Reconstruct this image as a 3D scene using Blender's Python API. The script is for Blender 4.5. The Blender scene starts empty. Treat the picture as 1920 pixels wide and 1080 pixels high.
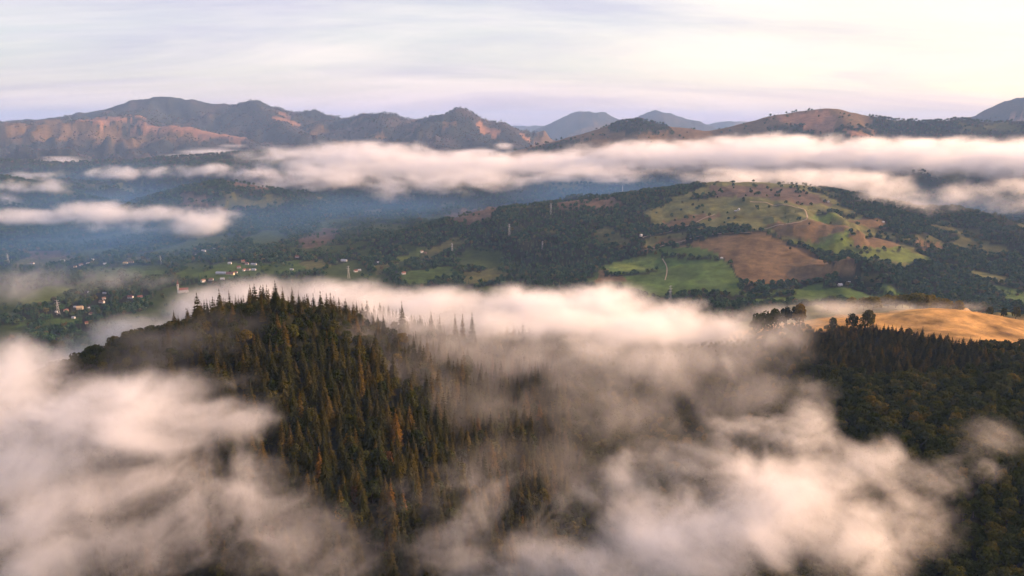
import bpy, math, random
import numpy as np
from mathutils import Vector

random.seed(7)
np.random.seed(7)
f32 = np.float32
R = math.radians
SC = bpy.context.scene
COL = SC.collection

# ------------------------------------------------------------------ camera
F = 1371.0                      # focal length in pixels of a 1920 wide frame
PITCH = R(12.54)
CZ = 360.0
cam_d = bpy.data.cameras.new('camera')
cam = bpy.data.objects.new('camera', cam_d)
COL.objects.link(cam)
cam.location = (0, 0, CZ)
cam.rotation_euler = (math.pi / 2 - PITCH, 0, 0)
cam_d.sensor_width = 36
cam_d.lens = 36 * F / 1920
cam_d.clip_start = 1
cam_d.clip_end = 60000
SC.camera = cam

# ------------------------------------------------------------------ sky and sun
SUN_AZ, SUN_EL = R(80), R(18.5)          # clockwise from +Y, above horizon
W = bpy.data.worlds.new('World')
SC.world = W
W.use_nodes = True
nt = W.node_tree
nt.nodes.clear()
def N(nt, t, **k):
    n = nt.nodes.new(t)
    for a, b in k.items():
        setattr(n, a, b)
    return n
def vmath(nt, op, a, b=None):
    n = N(nt, 'ShaderNodeVectorMath', operation=op)
    for i, v in enumerate((a, b)):
        if v is None: continue
        if hasattr(v, 'is_linked'): nt.links.new(v, n.inputs[i])
        else: n.inputs[i].default_value = v
    return n.outputs[0]
def fmath(nt, op, a, b=None, c=None, clamp=False):
    n = N(nt, 'ShaderNodeMath', operation=op, use_clamp=clamp)
    for i, v in enumerate((a, b, c)):
        if v is None: continue
        if hasattr(v, 'is_linked'): nt.links.new(v, n.inputs[i])
        else: n.inputs[i].default_value = v
    return n.outputs[0]
def mixc(nt, fac, a, b, bt='MIX'):
    n = N(nt, 'ShaderNodeMix', data_type='RGBA', blend_type=bt)
    for i, v in ((0, fac), (6, a), (7, b)):
        if hasattr(v, 'is_linked'): nt.links.new(v, n.inputs[i])
        else: n.inputs[i].default_value = v if i == 0 else (*v, 1)
    return n.outputs[2]
def noise(nt, vec, scale, detail=4, rough=.5, dist=0):
    n = N(nt, 'ShaderNodeTexNoise')
    n.inputs['Scale'].default_value = scale
    n.inputs['Detail'].default_value = detail
    n.inputs['Roughness'].default_value = rough
    n.inputs['Distortion'].default_value = dist
    if vec is not None: nt.links.new(vec, n.inputs['Vector'])
    return n.outputs['Fac']
def ramp(nt, fac, stops):
    n = N(nt, 'ShaderNodeValToRGB')
    cr = n.color_ramp
    while len(cr.elements) > 1: cr.elements.remove(cr.elements[-1])
    for i, (p, c) in enumerate(stops):
        e = cr.elements[0] if i == 0 else cr.elements.new(p)
        e.position = p
        e.color = (*c, 1) if len(c) == 3 else c
    nt.links.new(fac, n.inputs[0])
    return n.outputs[0]

sky = N(nt, 'ShaderNodeTexSky', sky_type='NISHITA', sun_disc=False)
sky.sun_elevation = SUN_EL
sky.sun_rotation = SUN_AZ
sky.air_density = 1.0
sky.dust_density = 2.6
sky.ozone_density = 1.5
sky.altitude = 600
tc = N(nt, 'ShaderNodeTexCoord')
sep = N(nt, 'ShaderNodeSeparateXYZ')
nt.links.new(tc.outputs['Generated'], sep.inputs[0])
zz = fmath(nt, 'ADD', fmath(nt, 'MAXIMUM', sep.outputs[2], 0.0), 0.13)
cx = fmath(nt, 'DIVIDE', sep.outputs[0], zz)
cy = fmath(nt, 'DIVIDE', sep.outputs[1], zz)
comb = N(nt, 'ShaderNodeCombineXYZ')
nt.links.new(cx, comb.inputs[0]); nt.links.new(cy, comb.inputs[1])
mp = N(nt, 'ShaderNodeMapping')
mp.inputs['Rotation'].default_value = (0, 0, R(20))
mp.inputs['Scale'].default_value = (.22, .5, 1)
nt.links.new(comb.outputs[0], mp.inputs[0])
c1 = noise(nt, mp.outputs[0], .9, 7, .56, .5)
veil = ramp(nt, c1, [(.28, (0, 0, 0)), (.62, (1, 1, 1))])
c2 = noise(nt, mp.outputs[0], 1.9, 7, .6, .9)
wisp = ramp(nt, c2, [(.45, (0, 0, 0)), (.75, (1, 1, 1))])
# thin high cloud, lit by the same sky: a paler, greyer version of what is behind it
SKY_K = 0.085
skyc = vmath(nt, 'MULTIPLY', sky.outputs[0], (SKY_K, SKY_K, SKY_K))
cloudc = vmath(nt, 'ADD', vmath(nt, 'MULTIPLY', skyc, (1.0, .72, .05)), (.278, .240, .405))
base = mixc(nt, fmath(nt, 'MULTIPLY_ADD', veil, .6, .38), skyc, cloudc)
dk = ramp(nt, noise(nt, mp.outputs[0], 1.3, 8, .62, .8), [(.38, (1, 1, 1)), (.56, (0, 0, 0))])
base = mixc(nt, fmath(nt, 'MULTIPLY', dk, .85), base, vmath(nt, 'MULTIPLY', base, (.76, .77, .93)))
base = mixc(nt, fmath(nt, 'MULTIPLY', wisp, .6), base, vmath(nt, 'ADD', vmath(nt, 'MULTIPLY', base, (.75, .73, .70)), (.23, .195, .185)))
bg = N(nt, 'ShaderNodeBackground')
bg.inputs['Strength'].default_value = 1.0
nt.links.new(base, bg.inputs['Color'])
out = N(nt, 'ShaderNodeOutputWorld')
nt.links.new(bg.outputs[0], out.inputs[0])

sun_d = bpy.data.lights.new('sun', 'SUN')
sun_d.energy = 5.0
sun_d.angle = R(.6)
sun_d.color = (1.0, .60, .37)
sun = bpy.data.objects.new('sun', sun_d)
COL.objects.link(sun)
sdir = Vector((math.sin(SUN_AZ) * math.cos(SUN_EL), math.cos(SUN_AZ) * math.cos(SUN_EL), math.sin(SUN_EL)))
sun.rotation_euler = (-sdir).to_track_quat('-Z', 'Y').to_euler()
sun.location = sdir * 3000

SC.view_settings.view_transform = 'Standard'
SC.view_settings.look = 'None'
SC.view_settings.gamma = 1
SC.view_settings.use_curve_mapping = False
SC.view_settings.exposure = 1.15
cy_ = SC.cycles
SC.render.engine = 'CYCLES'
cy_.use_denoising = True
cy_.use_adaptive_sampling = True
cy_.adaptive_threshold = .04
cy_.max_bounces = 10
cy_.diffuse_bounces = 2
cy_.glossy_bounces = 1
cy_.transmission_bounces = 2
cy_.transparent_max_bounces = 8
cy_.volume_bounces = 8
cy_.volume_step_rate = 2.5
cy_.volume_max_steps = 160
cy_.sample_clamp_indirect = 6

# ------------------------------------------------------------------ helpers
cP, sP = math.cos(PITCH), math.sin(PITCH)
def at(px, py, d):
    """the point on the sight line of a pixel at forward distance d (metres along +Y)"""
    a = (px - 960) / F; b = (540 - py) / F
    v = (a, cP + b * sP, -sP + b * cP)
    k = d / v[1]
    return (v[0] * k, d, CZ + v[2] * k)
def project(x, y, z):
    dz = z - CZ
    f = y * cP - dz * sP
    u = y * sP + dz * cP
    return 960 + F * x / f, 540 - F * u / f

_rng = np.random.RandomState(11)
PERM = _rng.permutation(256).astype(np.int32)
PERM = np.concatenate([PERM, PERM, PERM])
_ga = _rng.rand(256) * 2 * math.pi
G2 = np.stack([np.cos(_ga), np.sin(_ga)], 1).astype(f32)
_g3 = _rng.normal(size=(256, 3)); _g3 /= np.linalg.norm(_g3, axis=1, keepdims=True)
G3 = _g3.astype(f32)
def _fade(t): return t * t * t * (t * (t * 6 - 15) + 10)
def perlin2(x, y):
    x = np.asarray(x, f32); y = np.asarray(y, f32)
    xi = np.floor(x).astype(np.int32); yi = np.floor(y).astype(np.int32)
    xf = x - xi; yf = y - yi
    xi &= 255; yi &= 255
    u = _fade(xf); v = _fade(yf)
    def g(ix, iy, dx, dy):
        h = PERM[PERM[ix] + iy]
        return G2[h, 0] * dx + G2[h, 1] * dy
    a = g(xi, yi, xf, yf); b = g(xi + 1, yi, xf - 1, yf)
    c = g(xi, yi + 1, xf, yf - 1); d = g(xi + 1, yi + 1, xf - 1, yf - 1)
    return ((a + u * (b - a)) * (1 - v) + (c + u * (d - c)) * v) * 1.5
def perlin3(x, y, z):
    xi = np.floor(x).astype(np.int32); yi = np.floor(y).astype(np.int32); zi = np.floor(z).astype(np.int32)
    xf = x - xi; yf = y - yi; zf = z - zi
    xi &= 255; yi &= 255; zi &= 255
    u = _fade(xf); v = _fade(yf); w = _fade(zf)
    def g(a, b, c):
        h = PERM[PERM[PERM[xi + a] + yi + b] + zi + c]
        q = G3[h]
        return q[:, 0] * (xf - a) + q[:, 1] * (yf - b) + q[:, 2] * (zf - c)
    def lx(b, c):
        p = g(0, b, c); return p + u * (g(1, b, c) - p)
    a = lx(0, 0); a = a + v * (lx(1, 0) - a)
    b = lx(0, 1); b = b + v * (lx(1, 1) - b)
    return (a + w * (b - a)) * 1.5
def fbm2(x, y, lam, oct=4, gain=.5):
    s = 0; a = 1
    for i in range(oct):
        s = s + a * perlin2(x / lam + 17.3 * i, y / lam - 9.1 * i); lam = lam / 2.03; a *= gain
    return s
def sstep(a, b, x):
    t = np.clip((x - a) / (b - a), 0, 1)
    return t * t * (3 - 2 * t)

# ------------------------------------------------------------------ the shape of the land
# ridge = polyline of sight-line points; slope on the near side, slope on the far side, rounding radius, spur amount, spur wavelength
RIDGES = []
def ridge(pts, front, back, rnd, spur=0.25, lam=300.):
    P = np.array([at(*p) for p in pts], np.float64)
    RIDGES.append((P, front, back, rnd, spur, lam))
def spurline(pts, side, rnd, spur=.2, lam=200.):
    ridge(pts, side, side, rnd, spur, lam)

# near wooded hill, its crest running on to the meadow knoll
ridge([(-40, 880, 345), (60, 812, 362), (130, 762, 380), (220, 706, 398), (300, 650, 412), (400, 613, 424), (515, 600, 435), (600, 622, 445), (700, 640, 470), (830, 648, 515),
       (960, 652, 560), (1100, 660, 600), (1250, 668, 640), (1400, 642, 690), (1520, 620, 700), (1640, 612, 720), (1740, 597, 725), (1790, 590, 730), (1860, 604, 740), (1960, 618, 745), (2150, 650, 750)],
      .62, .42, 14, .18, 90)
spurline([(515, 606, 433), (590, 806, 372), (630, 1000, 318), (650, 1180, 275)], .42, 20, .2, 80)
spurline([(250, 690, 400), (180, 880, 345), (120, 1080, 300)], .5, 25, .2, 80)
spurline([(1790, 596, 726), (1840, 660, 590), (1880, 766, 470), (1930, 930, 350), (1960, 1120, 280)], .30, 60, .2, 120)
spurline([(1600, 622, 700), (1600, 700, 560), (1640, 796, 455)], .34, 40, .2, 120)
# pasture hill
ridge([(520, 512, 1950), (640, 466, 2120), (800, 425, 2230), (900, 396, 2300), (1150, 369, 2400), (1340, 343, 2450), (1500, 347, 2450), (1700, 385, 2380), (1900, 425, 2280), (2150, 450, 2200)],
      .19, .40, 60, .30, 330)
spurline([(1400, 347, 2440), (1395, 395, 2130), (1410, 436, 1880), (1390, 500, 1660), (1390, 550, 1480)], .17, 120, .2, 260)
# wooded slope behind it
ridge([(600, 395, 3300), (700, 375, 3400), (800, 350, 3450), (960, 345, 3450), (1150, 345, 3500), (1350, 350, 3500), (1600, 356, 3400), (2000, 364, 3300)], .34, .3, 60, .3, 420)
# dark hills on the left
ridge([(-300, 315, 3500), (0, 332, 3300), (100, 352, 3200), (230, 392, 3020), (330, 436, 2800), (380, 470, 2500)], .14, .35, 50, .5, 380)
ridge([(230, 392, 3350), (340, 352, 3320), (420, 338, 3300), (500, 352, 3250), (570, 385, 3100), (650, 440, 2760)], .15, .4, 35, .45, 300)
ridge([(-300, 285, 4600), (0, 300, 4600), (110, 306, 4600), (250, 301, 4700), (400, 289, 4800), (520, 283, 4800), (640, 300, 4500), (720, 330, 4200)], .13, .3, 60, .5, 480)
# lower mounds in front of the far range
ridge([(440, 285, 6100), (560, 270, 6200), (640, 266, 6050), (710, 261, 6000), (760, 268, 6000), (860, 282, 5800), (930, 296, 5600)], .30, .3, 60, .35, 500)
# bare ridge on the right
ridge([(880, 300, 4300), (950, 287, 4400), (1050, 262, 4500), (1120, 243, 4550), (1165, 228, 4600), (1200, 224, 4600), (1260, 237, 4600), (1330, 246, 4600), (1390, 232, 4600), (1450, 215, 4600),
       (1510, 208, 4600), (1550, 204, 4600), (1600, 211, 4600), (1680, 226, 4500), (1740, 228, 4450), (1800, 222, 4450), (1860, 228, 4400), (1930, 228, 4350), (2100, 236, 4300)], .46, .40, 40, .26, 420)
spurline([(1560, 206, 4580), (1600, 240, 4150), (1660, 266, 4050)], .44, 50, .25, 300)
# far range on the left
ridge([(-300, 222, 8600), (0, 224, 8600), (110, 222, 8600), (150, 214, 8500), (215, 204, 8400), (250, 191, 8200), (290, 184, 8200), (330, 183, 8200), (375, 187, 8200), (420, 193, 8200), (455, 191, 8100), (474, 186, 8000),
       (500, 198, 7900), (540, 213, 7800)], .42, .45, 40, .45, 700)
ridge([(474, 187, 7990), (505, 220, 7400), (560, 250, 6900), (600, 262, 6600)], .40, .42, 40, .35, 500)
ridge([(270, 190, 8150), (300, 225, 7500), (330, 262, 6900)], .40, .40, 40, .35, 500)
ridge([(-200, 222, 7000), (0, 232, 6900), (60, 226, 7000), (160, 226, 7000), (240, 218, 7000), (300, 230, 6900), (380, 246, 6700), (460, 262, 6500)], .26, .35, 40, .5, 520)
ridge([(530, 214, 8000), (565, 205, 8000), (590, 207, 8000), (640, 226, 7800), (655, 222, 7500), (690, 213, 7300), (740, 212, 7200), (760, 223, 7200), (800, 219, 7100), (845, 216, 7000), (862, 206, 6950), (880, 215, 6900),
       (905, 229, 6900), (960, 237, 6900), (985, 244, 6900), (1010, 256, 6900)], .40, .42, 30, .45, 560)
ridge([(862, 207, 6940), (850, 235, 6500), (830, 262, 6200)], .38, .38, 30, .3, 400)
ridge([(735, 213, 7190), (720, 240, 6700), (700, 256, 6400)], .34, .36, 30, .3, 400)
# blue cones on the horizon
ridge([(960, 256, 13000), (1000, 243, 13000), (1030, 232, 13000), (1060, 218, 13000), (1080, 210, 13000), (1105, 206.5, 13000), (1130, 210, 13000), (1165, 222, 13000), (1200, 236, 13000)], .33, .4, 60, .1, 900)
ridge([(1160, 238, 12400), (1190, 222, 12400), (1212, 208, 12400), (1230, 203.5, 12400), (1250, 208, 12400), (1290, 224, 12400), (1340, 237, 12400), (1400, 250, 12400)], .33, .4, 60, .1, 900)
ridge([(1290, 240, 15500), (1365, 227, 15500), (1420, 231, 15500), (1560, 240, 15500)], .3, .4, 60, .1, 900)
ridge([(1780, 240, 7400), (1838, 218, 7400), (1870, 196, 7400), (1905, 180, 7400), (1925, 179, 7400), (1960, 190, 7400), (2050, 225, 7400)], .40, .45, 60, .2, 700)
ridge([(-600, 232, 16000), (300, 236, 16500), (960, 236, 17000), (1700, 236, 16500), (2600, 230, 16000)], .25, .3, 100, .2, 1500)

def height(x, y):
    x = np.asarray(x, np.float64); y = np.asarray(y, np.float64)
    sh = x.shape
    x = x.ravel(); y = y.ravel()
    rr = np.hypot(x, y)
    h = 6 + 5 * fbm2(x, y, 420, 3) - 95 * sstep(520, 60, rr) * 0
    K = 8.0 + rr * .0006
    acc = np.exp(np.clip((h - 0) / K, -60, 60) * 0)           # running log-sum-exp
    m = h.copy()
    s = np.ones_like(h)
    warp = {}
    for P, front, back, rnd, spur, lam in RIDGES:
        lo = P[:, :2].min(0); hi = P[:, :2].max(0)
        reach = (P[:, 2].max() + 30) / min(front, back) * 1.6 + 200
        idx = np.nonzero((x > lo[0] - reach) & (x < hi[0] + reach) & (y > lo[1] - reach) & (y < hi[1] + reach))[0]
        if len(idx) == 0: continue
        X = x[idx]; Y = y[idx]
        best = np.full(len(idx), 1e18); zc = np.zeros(len(idx)); sg = np.zeros(len(idx))
        for i in range(len(P) - 1):
            ax, ay, az = P[i]; bx, by, bz = P[i + 1]
            dx, dy = bx - ax, by - ay
            t = np.clip(((X - ax) * dx + (Y - ay) * dy) / (dx * dx + dy * dy), 0, 1)
            qx = ax + t * dx; qy = ay + t * dy
            d2 = (X - qx) ** 2 + (Y - qy) ** 2
            w = d2 < best
            best = np.where(w, d2, best)
            zc = np.where(w, az + t * (bz - az), zc)
            sg = np.where(w, qy - Y, sg)
        d = np.sqrt(best)
        fr = .5 + .5 * np.clip(sg / (d + 1e-6) * 1.6, -1, 1)
        sl = back + (front - back) * fr
        if spur:
            n = fbm2(X, Y, lam, 4, .55)
            sl = sl * np.clip(1 + spur * 1.5 * n * sstep(0, lam * .6, d), .4, 1.7)
        dd = np.sqrt(d * d + rnd * rnd) - rnd
        e = zc - sl * dd
        e = e + sstep(lam * .15, lam, d) * spur * lam * .045 * fbm2(X + 99, Y, lam * .5, 4, .55) * 2
        k = K[idx]
        mm = m[idx]; ss = s[idx]
        nm = np.maximum(mm, e)
        ss = ss * np.exp((mm - nm) / k) + np.exp(np.maximum((e - nm) / k, -60))
        m[idx] = nm; s[idx] = ss
    h = m + K * np.log(s)
    # smooth max adds a little where features meet; small ground relief on top
    h += np.clip(rr / 2500, .15, 1) * 2.0 * fbm2(x, y, 60, 3)
    fr_ = sstep(4300, 7000, rr)
    h += fr_ * (58.0 * (.30 - np.abs(fbm2(x + 31, y, 700, 3, .5))) + 14.0 * fbm2(x, y + 77, 190, 3, .6))
    return h.reshape(sh)

def ground_hit(pts, dmin=150, dmax=19000):
    """where sight lines through pixels meet the land beyond dmin"""
    pts = np.asarray(pts, float)
    D = np.geomspace(dmin, dmax, 360)
    a = (pts[:, 0] - 960) / F; b = (540 - pts[:, 1]) / F
    vy = cP + b * sP; vz = -sP + b * cP
    X = (a / vy)[:, None] * D[None]; Z = CZ + (vz / vy)[:, None] * D[None]
    Y = np.broadcast_to(D[None], X.shape)
    G = Z - height(X, Y)
    below = G < 0
    i = np.where(below.any(1), below.argmax(1), 359)
    i0 = np.maximum(i - 1, 0); r = np.arange(len(pts))
    t = np.clip(G[r, i0] / np.where(np.abs(G[r, i0] - G[r, i]) < 1e-6, 1, G[r, i0] - G[r, i]), 0, 1)
    return np.stack([X[r, i0] + t * (X[r, i] - X[r, i0]), Y[r, i0] + t * (Y[r, i] - Y[r, i0])], 1)

def inside(poly, x, y):
    c = np.zeros(x.shape, bool)
    n = len(poly)
    for i in range(n):
        x0, y0 = poly[i]; x1, y1 = poly[(i + 1) % n]
        if y0 == y1: continue
        c ^= ((y0 > y) != (y1 > y)) & (x < (x1 - x0) * (y - y0) / (y1 - y0) + x0)
    return c

# ------------------------------------------------------------------ land cover: forest, pasture, dry grass
GREEN, LIME, OLIVE, BROWN, MAUVE, GOLD, ORANGE, WOOD = range(8)
ALB = np.array([(.056, .092, .020), (.092, .122, .024), (.096, .098, .032), (.110, .072, .034), (.090, .064, .044), (.42, .25, .085), (.22, .12, .07), (.016, .018, .009)])
FIELDS = [   # cover, tree density, nearest distance, outline seen from the lookout
    (OLIVE, .02, 1200, [(1205, 398), (1270, 368), (1340, 347), (1480, 347), (1560, 372), (1600, 397), (1680, 450), (1720, 470), (1750, 490), (1700, 500), (1620, 484), (1560, 474), (1480, 444), (1420, 432), (1330, 440), (1250, 452), (1205, 472), (1210, 442), (1290, 432), (1320, 425), (1300, 422), (1222, 416)]),
    (MAUVE, .05, 1200, [(1330, 350), (1480, 350), (1540, 368), (1560, 385), (1480, 380), (1400, 368), (1330, 372)]),
    (BROWN, .03, 1200, [(1250, 415), (1345, 398), (1350, 404), (1290, 424), (1222, 420)]),
    (BROWN, .02, 1200, [(1205, 460), (1260, 444), (1330, 438), (1330, 442), (1260, 456), (1205, 472)]),
    (GREEN, .0, 1200, [(1130, 500), (1200, 476), (1250, 462), (1350, 470), (1395, 535), (1360, 565), (1280, 565), (1190, 550), (1130, 518)]),
    (LIME, .0, 1200, [(1135, 502), (1200, 480), (1230, 478), (1235, 500), (1180, 510)]),
    (BROWN, .0, 1200, [(1120, 512), (1160, 510), (1180, 530), (1120, 530)]),
    (BROWN, .0, 1200, [(1255, 458), (1330, 442), (1420, 435), (1465, 452), (1520, 468), (1560, 490), (1620, 512), (1560, 520), (1500, 530), (1400, 533), (1388, 525), (1350, 475)]),
    (BROWN, .0, 1200, [(1430, 420), (1500, 415), (1570, 420), (1600, 440), (1500, 450), (1460, 440)]),
    (LIME, .0, 1200, [(1450, 444), (1500, 456), (1580, 444), (1640, 444), (1680, 462), (1600, 474), (1560, 478), (1510, 468)]),
    (BROWN, .02, 1200, [(1590, 446), (1640, 440), (1690, 458), (1700, 466), (1610, 466)]),
    (LIME, .0, 1200, [(1590, 472), (1690, 464), (1760, 490), (1700, 494), (1620, 482)]),
    (LIME, .0, 1200, [(1520, 404), (1570, 396), (1600, 402), (1560, 412), (1530, 416)]),
    (GREEN, .01, 1200, [(1380, 548), (1480, 542), (1560, 533), (1640, 532), (1700, 550), (1650, 570), (1400, 570)]),
    (MAUVE, .06, 1200, [(830, 404), (900, 390), (970, 386), (930, 402), (900, 416), (850, 421)]),
    (MAUVE, .15, 1200, [(1000, 380), (1150, 372), (1175, 385), (1050, 396)]),
    (OLIVE, .05, 1200, [(800, 474), (860, 442), (885, 450), (850, 470), (790, 487)]),
    (GREEN, .04, 1200, [(750, 517), (800, 502), (850, 499), (872, 515), (800, 532), (760, 532)]),
    (OLIVE, .04, 1200, [(870, 512), (920, 503), (955, 515), (890, 537), (870, 532)]),
    (LIME, .1, 1200, [(740, 482), (790, 462), (800, 470), (750, 490)]),
    (MAUVE, .08, 1200, [(555, 452), (610, 427), (640, 430), (625, 455), (580, 466)]),
    (OLIVE, .1, 1200, [(700, 500), (740, 490), (745, 500), (700, 515)]),
    (BROWN, .06, 1200, [(1590, 412), (1655, 411), (1665, 425), (1610, 426)]),
    (BROWN, .08, 1200, [(1715, 450), (1760, 456), (1775, 470), (1730, 470)]),
    (GREEN, .08, 1200, [(1850, 530), (1920, 545), (2000, 570), (1900, 575)]),
    (OLIVE, .15, 1200, [(1820, 500), (1890, 520), (1880, 530), (1810, 515)]),
    (MAUVE, .05, 1000, [(40, 472), (110, 470), (150, 484), (60, 492)]),
    (OLIVE, .05, 1000, [(20, 486), (140, 484), (150, 492), (20, 500)]),
    (LIME, .0, 1000, [(40, 562), (80, 537), (130, 542), (125, 562), (50, 577)]),
    (GREEN, .06, 1000, [(330, 505), (560, 488), (610, 503), (430, 525), (330, 520)]),
    (OLIVE, .04, 1000, [(560, 492), (610, 486), (620, 500), (580, 506)]),
    (GREEN, .05, 1000, [(40, 602), (160, 594), (140, 612), (30, 614)]),
    (GREEN, .05, 1000, [(160, 500), (300, 505), (320, 520), (180, 525)]),
    (OLIVE, .06, 1000, [(240, 480), (300, 484), (280, 492), (230, 490)]),
    (GOLD, .0, 520, [(1500, 612), (1560, 604), (1640, 596), (1700, 594), (1740, 586), (1790, 576), (1860, 590), (1930, 602), (2010, 612), (2010, 658), (1900, 652), (1800, 654), (1745, 638), (1700, 630), (1640, 620), (1600, 618), (1530, 622)]),
    (BROWN, .05, 3700, [(930, 292), (1060, 257), (1180, 226), (1330, 247), (1380, 233), (1450, 216), (1550, 205), (1590, 211), (1600, 240), (1660, 264), (1500, 266), (1400, 266), (1250, 266), (1050, 290)]),
    (ORANGE, .03, 3700, [(1440, 222), (1530, 208), (1550, 205), (1570, 222), (1560, 245), (1500, 235)]),
    (ORANGE, .03, 3700, [(1570, 242), (1600, 246), (1650, 262), (1600, 262)]),
    (BROWN, .08, 3700, [(960, 285), (1040, 262), (1100, 252), (1200, 262), (1150, 275)]),
    (WOOD, 1., 3700, [(1142, 246), (1165, 228), (1200, 223), (1255, 238), (1262, 249), (1200, 250)]),
    (WOOD, 1., 3700, [(1440, 242), (1470, 234), (1525, 246), (1525, 258), (1440, 252)]),
    (WOOD, .9, 3700, [(980, 281), (1060, 262), (1110, 262), (1070, 276), (1000, 287)]),
    (WOOD, .9, 1200, [(1565, 472), (1600, 478), (1640, 500), (1720, 502), (1760, 520), (1700, 547), (1640, 520), (1600, 500)]),
    (WOOD, .9, 1200, [(1522, 535), (1560, 524), (1590, 526), (1640, 530), (1662, 546), (1590, 539), (1540, 541)]),
    (WOOD, .95, 1200, [(1283, 446), (1300, 432), (1345, 432), (1405, 425), (1410, 431), (1360, 439), (1320, 449)]),
    (WOOD, .45, 1200, [(1190, 556), (1300, 549), (1390, 556), (1490, 545), (1490, 553), (1390, 566), (1300, 563)]),
    (WOOD, .5, 1200, [(1300, 366), (1335, 358), (1345, 368), (1310, 378)]),
    (ORANGE, .1, 5500, [(1890, 222), (1930, 220), (1940, 232), (1890, 232)]),
]
def strip(pts, w=2.2): return [(a, b - w) for a, b in pts] + [(a, b + w) for a, b in reversed(pts)]
FIELDS += [(WOOD, .55, 1200, strip(p)) for p in (
    [(1352, 478), (1372, 502), (1394, 534)], [(1206, 474), (1262, 456), (1326, 442)], [(1440, 440), (1480, 456), (1528, 472), (1562, 492)], [(1236, 478), (1290, 484), (1352, 486)],
    [(1530, 404), (1566, 398), (1604, 404)], [(1600, 470), (1650, 474), (1700, 466)], [(1136, 516), (1180, 514), (1236, 508)], [(1206, 446), (1260, 436), (1300, 424)], [(1440, 536), (1500, 532), (1560, 522)], [(760, 500), (810, 486), (860, 474)], [(1596, 440), (1640, 442), (1690, 458)])]
FAR_FIELDS = [
    (BROWN, .35, 5600, [(-60, 236), (120, 232), (220, 234), (300, 246), (420, 262), (300, 276), (150, 264), (-60, 268)]),  # brown woodland slopes, warm sunlight put into the ground colour
    (ORANGE, .0, 5600, [(140, 226), (200, 220), (240, 216), (260, 222), (250, 232), (200, 232), (150, 230)]),
    (ORANGE, .0, 5600, [(250, 226), (320, 234), (380, 244), (460, 256), (470, 268), (400, 258), (330, 250), (260, 240)]),
    (BROWN, .0, 5600, [(-60, 240), (30, 242), (46, 250), (20, 262), (-60, 268)]),
    (BROWN, .0, 5600, [(60, 225), (120, 224), (120, 236), (70, 238)]),
    (ORANGE, .0, 5600, [(505, 204), (530, 212), (570, 236), (555, 240), (525, 222)]),  # meadow right of the peak, its orange sunlight painted into the cover colour
    (BROWN, .0, 5600, [(570, 240), (610, 246), (600, 254), (575, 250)]),
    (ORANGE, .0, 5600, [(896, 226), (912, 230), (915, 238), (900, 236)]),
    (ORANGE, .0, 5600, [(905, 238), (940, 250), (930, 256), (905, 250)]),
    (MAUVE, .0, 5600, [(765, 222), (785, 222), (785, 236), (768, 234)]),
    (MAUVE, .0, 5600, [(655, 232), (675, 230), (670, 240), (652, 240)]),
    (BROWN, .0, 5600, [(830, 234), (845, 232), (850, 240), (835, 240)]),
    (BROWN, .0, 5600, [(690, 252), (722, 252), (730, 262), (695, 264)]),
    (BROWN, .0, 5600, [(640, 264), (680, 262), (690, 275), (640, 275)]),
    (ORANGE, .0, 5600, [(978, 254), (995, 256), (990, 262), (975, 260)]),
    (MAUVE, .1, 2700, [(420, 338), (500, 350), (505, 362), (440, 352)]),
    (MAUVE, .1, 2700, [(340, 360), (400, 380), (480, 390), (420, 402), (340, 385)]),
    (OLIVE, .15, 2300, [(180, 345), (260, 350), (250, 362), (180, 358)]),
]
_all = FIELDS + FAR_FIELDS
POLYS = []
for cov, dens, dmin, pts in _all:
    POLYS.append((cov, dens, ground_hit(pts, dmin)))

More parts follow.
